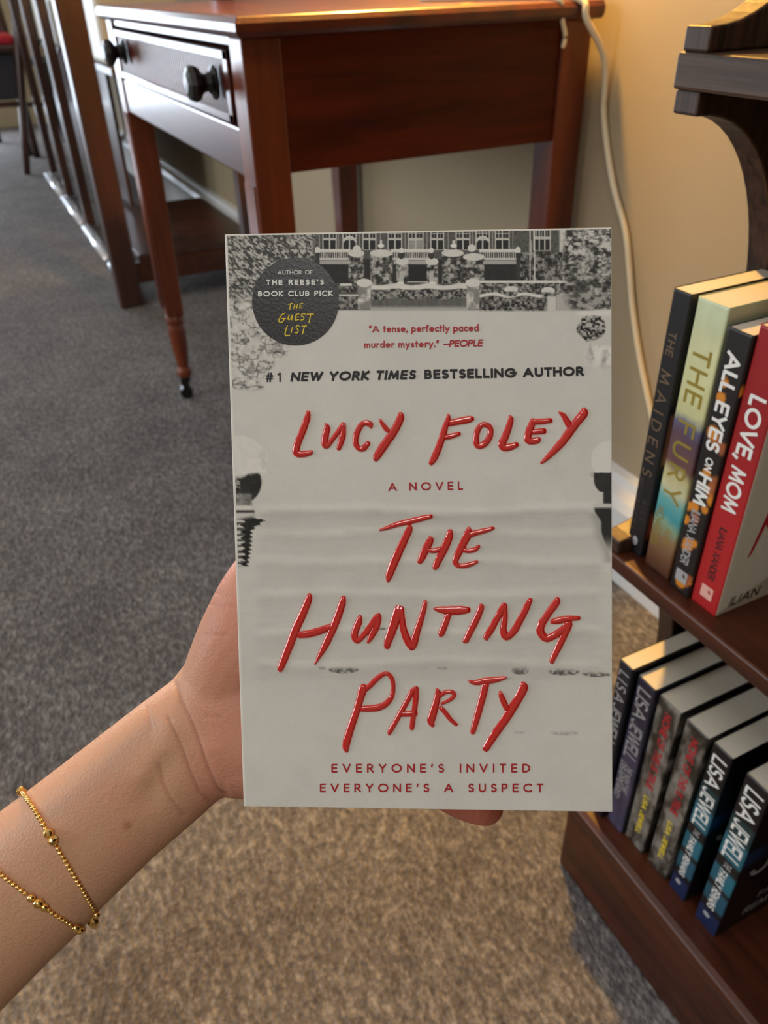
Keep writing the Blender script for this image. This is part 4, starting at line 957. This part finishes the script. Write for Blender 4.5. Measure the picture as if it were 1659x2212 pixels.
finger([(730, 1530, .340, .0105), (870, 1530, .344, .0098), (1020, 1540, .342, .0090), (1150, 1555, .3330, .0082), (1215, 1562, .3250, .0076)])                     # ring
finger([(720, 1625, .339, .0098), (820, 1652, .342, .0092), (920, 1688, .340, .0082), (1000, 1728, .335, .0082), (1048, 1743, .3310, .0080)])                       # little
hand.tube([P3(450, 1560, .330), P3(600, 1400, .331), P3(700, 1370, .335)], .0150, 16)
hand.tube([P3(500, 1655, .325), P3(600, 1662, .327), P3(720, 1655, .333)], [.0125, .0135, .012], 16)     # heel of the hand
raw = bpy.data.meshes.new('raw'); raw.from_pydata([tuple(v) for v in hand.V], [], hand.F)
ro = bpy.data.objects.new('raw', raw); col.objects.link(ro)
m1 = ro.modifiers.new('r', 'REMESH'); m1.mode = 'VOXEL'; m1.voxel_size = .00085; m1.use_smooth_shade = True
m2 = ro.modifiers.new('s', 'SMOOTH'); m2.factor = .6; m2.iterations = 22
dg = bpy.context.evaluated_depsgraph_get(); ev = ro.evaluated_get(dg); em = ev.to_mesh()
nv = len(em.vertices); Vh = np.empty(nv*3, np.float64); em.vertices.foreach_get('co', Vh); Vh = Vh.reshape(-1, 3)
Nh = np.empty(nv*3, np.float64); em.vertices.foreach_get('normal', Nh); Nh = Nh.reshape(-1, 3)
Fh = [tuple(p.vertices) for p in em.polygons]; ev.to_mesh_clear()
bpy.data.objects.remove(ro); bpy.data.meshes.remove(raw)
px, py = proj(Vh); facing = (np.einsum('ij,ij->i', Nh, Vh) < 0).astype(float)
def pdist(poly):
    d = np.full(nv, 1e9)
    for a, b in zip(poly[:-1], poly[1:]):
        a = np.array(a, float); b = np.array(b, float); ab = b-a
        t = np.clip(((px-a[0])*ab[0]+(py-a[1])*ab[1])/ab.dot(ab), 0, 1)
        d = np.minimum(d, np.hypot(px-a[0]-t*ab[0], py-a[1]-t*ab[1]))
    return d
def c5(*p): return [(x/2.765, 1150+y/2.765) for x, y in p]
disp = np.zeros(nv)
creases = [(c5((1050,905),(1090,1020),(1150,1150),(1205,1290),(1250,1420),(1300,1530),(1340,1560)), 5, .00085),
           (c5((1010,1110),(1060,1230),(1105,1350),(1145,1460),(1190,1560),(1250,1610)), 5, .00075),
           (c5((945,1390),(970,1500),(1020,1600),(1095,1690)), 5, .00055),
           (c5((870,1040),(890,1110),(905,1180)), 5, .0003),
           (c5((1240,1095),(1320,1105)), 4, .0003), (c5((1250,430),(1400,440)), 4, .00025), (c5((1220,610),(1350,615)), 4, .00025), (c5((1240,360),(1400,372)), 4, .0002)]
for pl, wd, am in creases: disp -= am*np.exp(-(pdist(pl)/wd)**2)*facing
disp += .0010*np.exp(-(pdist(c5((860,1450),(980,1280),(1010,1160)))/26)**2)*facing         # tendon
disp -= .0010*np.exp(-(pdist(c5((960,1390),(880,1600)))/30)**2)*facing
disp += .0014*np.exp(-(pdist(c5((1280,1300),(1340,1450)))/34)**2)*facing                  # heel pad
Vh = Vh+Nh*disp[:, None]
sk = np.tile(S(204, 158, 128), (nv, 1))
palm = sstep(360, 470, px)*sstep(1900, 1780, py)
sk = mixc(sk, S(198, 134, 114), palm*.75)
sk = mixc(sk, S(208, 150, 124), np.clip((fbm(px, py, 90, 3)-.45)*3, 0, 1)*.5)
sk = mixc(sk, S(196, 112, 96), sstep(900, 960, px)*.8)
sk = mixc(sk, S(176, 140, 128), np.exp(-(pdist(c5((300,1680),(560,1500),(760,1280),(900,1150)))/16)**2)*.25)
sk = mixc(sk, S(150, 86, 62), np.exp(-(np.hypot(px-275, (py-1783)*.9)/9)**2)*.6*facing)
for pl, wd, am in creases: sk = mixc(sk, S(168, 104, 84), np.exp(-(pdist(pl)/3.5)**2)*.35*facing*min(1, am/.0006))
person = obj('person', Vh, Fh, m_skin, None, True, sk, base=tuple(P3(-560, 2460, .36)))
setp(person, "person's bare left forearm and hand, palm forward, holding up the novel from behind", 'person')
bvh = BVHTree.FromPolygons([Vector(v) for v in Vh], Fh)
# nails on the far side of the fingertips
for a, b, z, r in ((700, 1086, .3185, .0092), (1192, 1262, .3215, .0076), (1252, 1394, .3230, .0077), (1208, 1562, .3250, .0076), (1040, 1736, .3310, .0073)):
    c = P3(a, b, z); fw = c/np.linalg.norm(c); rt = RW@np.array([1., 0, 0]); up = np.cross(fw, rt)
    mb = MB(); rr = []
    for k, (q, hh) in enumerate(((1, 0), (.85, .0007), (.5, .0012), (.01, .0014))):
        rr.append([tuple(c+fw*(r*.93+hh)+rt*(.0058*q*math.cos(t))+up*(.0046*q*math.sin(t))) for t in np.linspace(0, 2*math.pi, 16, endpoint=False)])
    mb.loft(rr).build('fingernail', m_nail, person, True)
# fine arm hair along the upper edge of the forearm
rng = random.Random(5); hm = MB()
for i in range(110):
    t = rng.random(); x = -10+300*t; y = 1762-238*t+rng.uniform(-6, 14)
    d = ray(x, y); h = bvh.ray_cast(Vector((0, 0, 0)), Vector(d).normalized())
    if h[0] is None: continue
    p, nn = h[0], h[1]; g = Vector(P3(x-22, y-10, .33))-Vector(P3(x, y, .33)); g.normalize()
    a = p+nn*.0001; L = rng.uniform(.002, .0042)
    b = a+(nn*.6+g*.6).normalized()*L*.5; c = b+(nn*.25+g).normalized()*L*.5
    hm.tube([a, b, c], [.00004, .000035, .00001], 4)
hm.build('arm_hair', m_hair, person)['kind'] = 'stuff'

# ------------------------------------------------------------------ beaded bracelets
def icos(r, seg=10):
    bm = bmesh.new(); bmesh.ops.create_uvsphere(bm, u_segments=seg, v_segments=max(6, seg*2//3), radius=r)
    me = bpy.data.meshes.new('bead'); bm.to_mesh(me); bm.free(); me.polygons.foreach_set('use_smooth', [True]*len(me.polygons)); me.materials.append(m_gold); return me
def nugget(r):
    bm = bmesh.new(); bmesh.ops.create_icosphere(bm, subdivisions=2, radius=r); rg = random.Random(3)
    for v in bm.verts: v.co *= rg.uniform(.90, 1.06)
    me = bpy.data.meshes.new('faceted_bead'); bm.to_mesh(me); bm.free(); me.materials.append(m_gold); return me
me_b, me_m, me_l, me_n = icos(.00098), icos(.00160, 14), icos(.00205, 16), nugget(.0021)
def bracelet(pxs, label, specials, charm=None):
    hit = []
    for x, y in pxs:
        h = bvh.ray_cast(Vector((0, 0, 0)), Vector(ray(x, y)).normalized())
        hit.append(h[0] if h[0] is not None else Vector(P3(x, y, .330)))
    a, b, c = hit; nrm = (b-a).cross(c-b).normalized()
    ctr = Vector(P3((pxs[0][0]+pxs[2][0])/2, (pxs[0][1]+pxs[2][1])/2, .332)); ctr = ctr-nrm*(ctr-a).dot(nrm)
    u = (a-ctr).normalized(); v = nrm.cross(u).normalized()
    loop = []
    for i in range(360):
        t = math.radians(i); d = u*math.cos(t)+v*math.sin(t)
        h = bvh.ray_cast(ctr+d*.12, -d)
        if h[0] is not None: loop.append((h[0], d))
    root = thing('bracelet', tuple(loop[270][0]), label, 'bracelet', 'gold bead bracelets on the wrist')
    base = Vector(BASE[root]); pts = [p+d*.0008 for p, d in loop]
    seg = [0]
    for i in range(len(pts)): seg.append(seg[-1]+(pts[(i+1) % len(pts)]-pts[i]).length)
    tot = seg[-1]; n = int(tot/.00188)
    sp = []
    for (x, y), kind in specials:
        r_ = Vector(ray(x, y)).normalized(); best = min(range(len(pts)), key=lambda i: (pts[i].normalized()-r_).length); sp.append((seg[best], kind))
    def at(s):
        s %= tot; lo = max(i for i in range(len(pts)) if seg[i] <= s); f_ = (s-seg[lo])/(seg[lo+1]-seg[lo]+1e-12)
        return pts[lo].lerp(pts[(lo+1) % len(pts)], f_), loop[lo][1]
    def bead(nm, me, p):
        o = bpy.data.objects.new(nm, me); col.objects.link(o); o.parent = root; o.location = p-base; o.rotation_euler = (p.x*900, p.y*700, p.z*500); return o
    for s, kind in sp:
        p, d = at(s); bead('large_bead' if kind != 'n' else 'faceted_bead', {'m': me_m, 'l': me_l, 'n': me_n}[kind], p+d*{'m': .0008, 'l': .0012, 'n': .0009}[kind])
    rad = {'m': .0019, 'l': .0023, 'n': .0019}
    for i in range(n):
        s = i*tot/n
        if any(min(abs(s-q), tot-abs(s-q)) < rad[k] for q, k in sp): continue
        p, d = at(s); bead('bead', me_b, p)
    if charm:
        c_ = Vector(P3(charm[0], charm[1], .327)); mb = MB()
        mb.lathe([(0, .0050), (.0008, .0046), (.0019, .0030), (.0024, .0008), (.0021, -.0012), (.0010, -.0034), (0, -.0044)], tuple(c_), (0, .15, 1), 10)
        mb.lathe([(.0010, -.0006), (.0016, 0), (.0010, .0006)], tuple(c_+Vector((0, 0, .0062))), (1, .2, 0), 10)
        ch = mb.build('charm', m_gold, root, True); ch['label'] = 'small gold heart-shaped charm'
bracelet([(47, 1710), (118, 1822), (200, 1962)], 'gold bead bracelet nearer the hand, with a small hanging charm', [((43, 1716), 'n'), ((55, 1702), 'n'), ((107, 1799), 'n'), ((115, 1816), 'n'), ((186, 1958), 'm'), ((206, 1972), 'm')], (202, 1992))
bracelet([(-70, 1826), (76, 1945), (165, 2004)], 'gold bead bracelet farther up the forearm, with three larger round beads', [((67, 1938), 'm'), ((81, 1950), 'l'), ((95, 1960), 'm'), ((160, 2003), 'm'), ((170, 2008), 'm')])
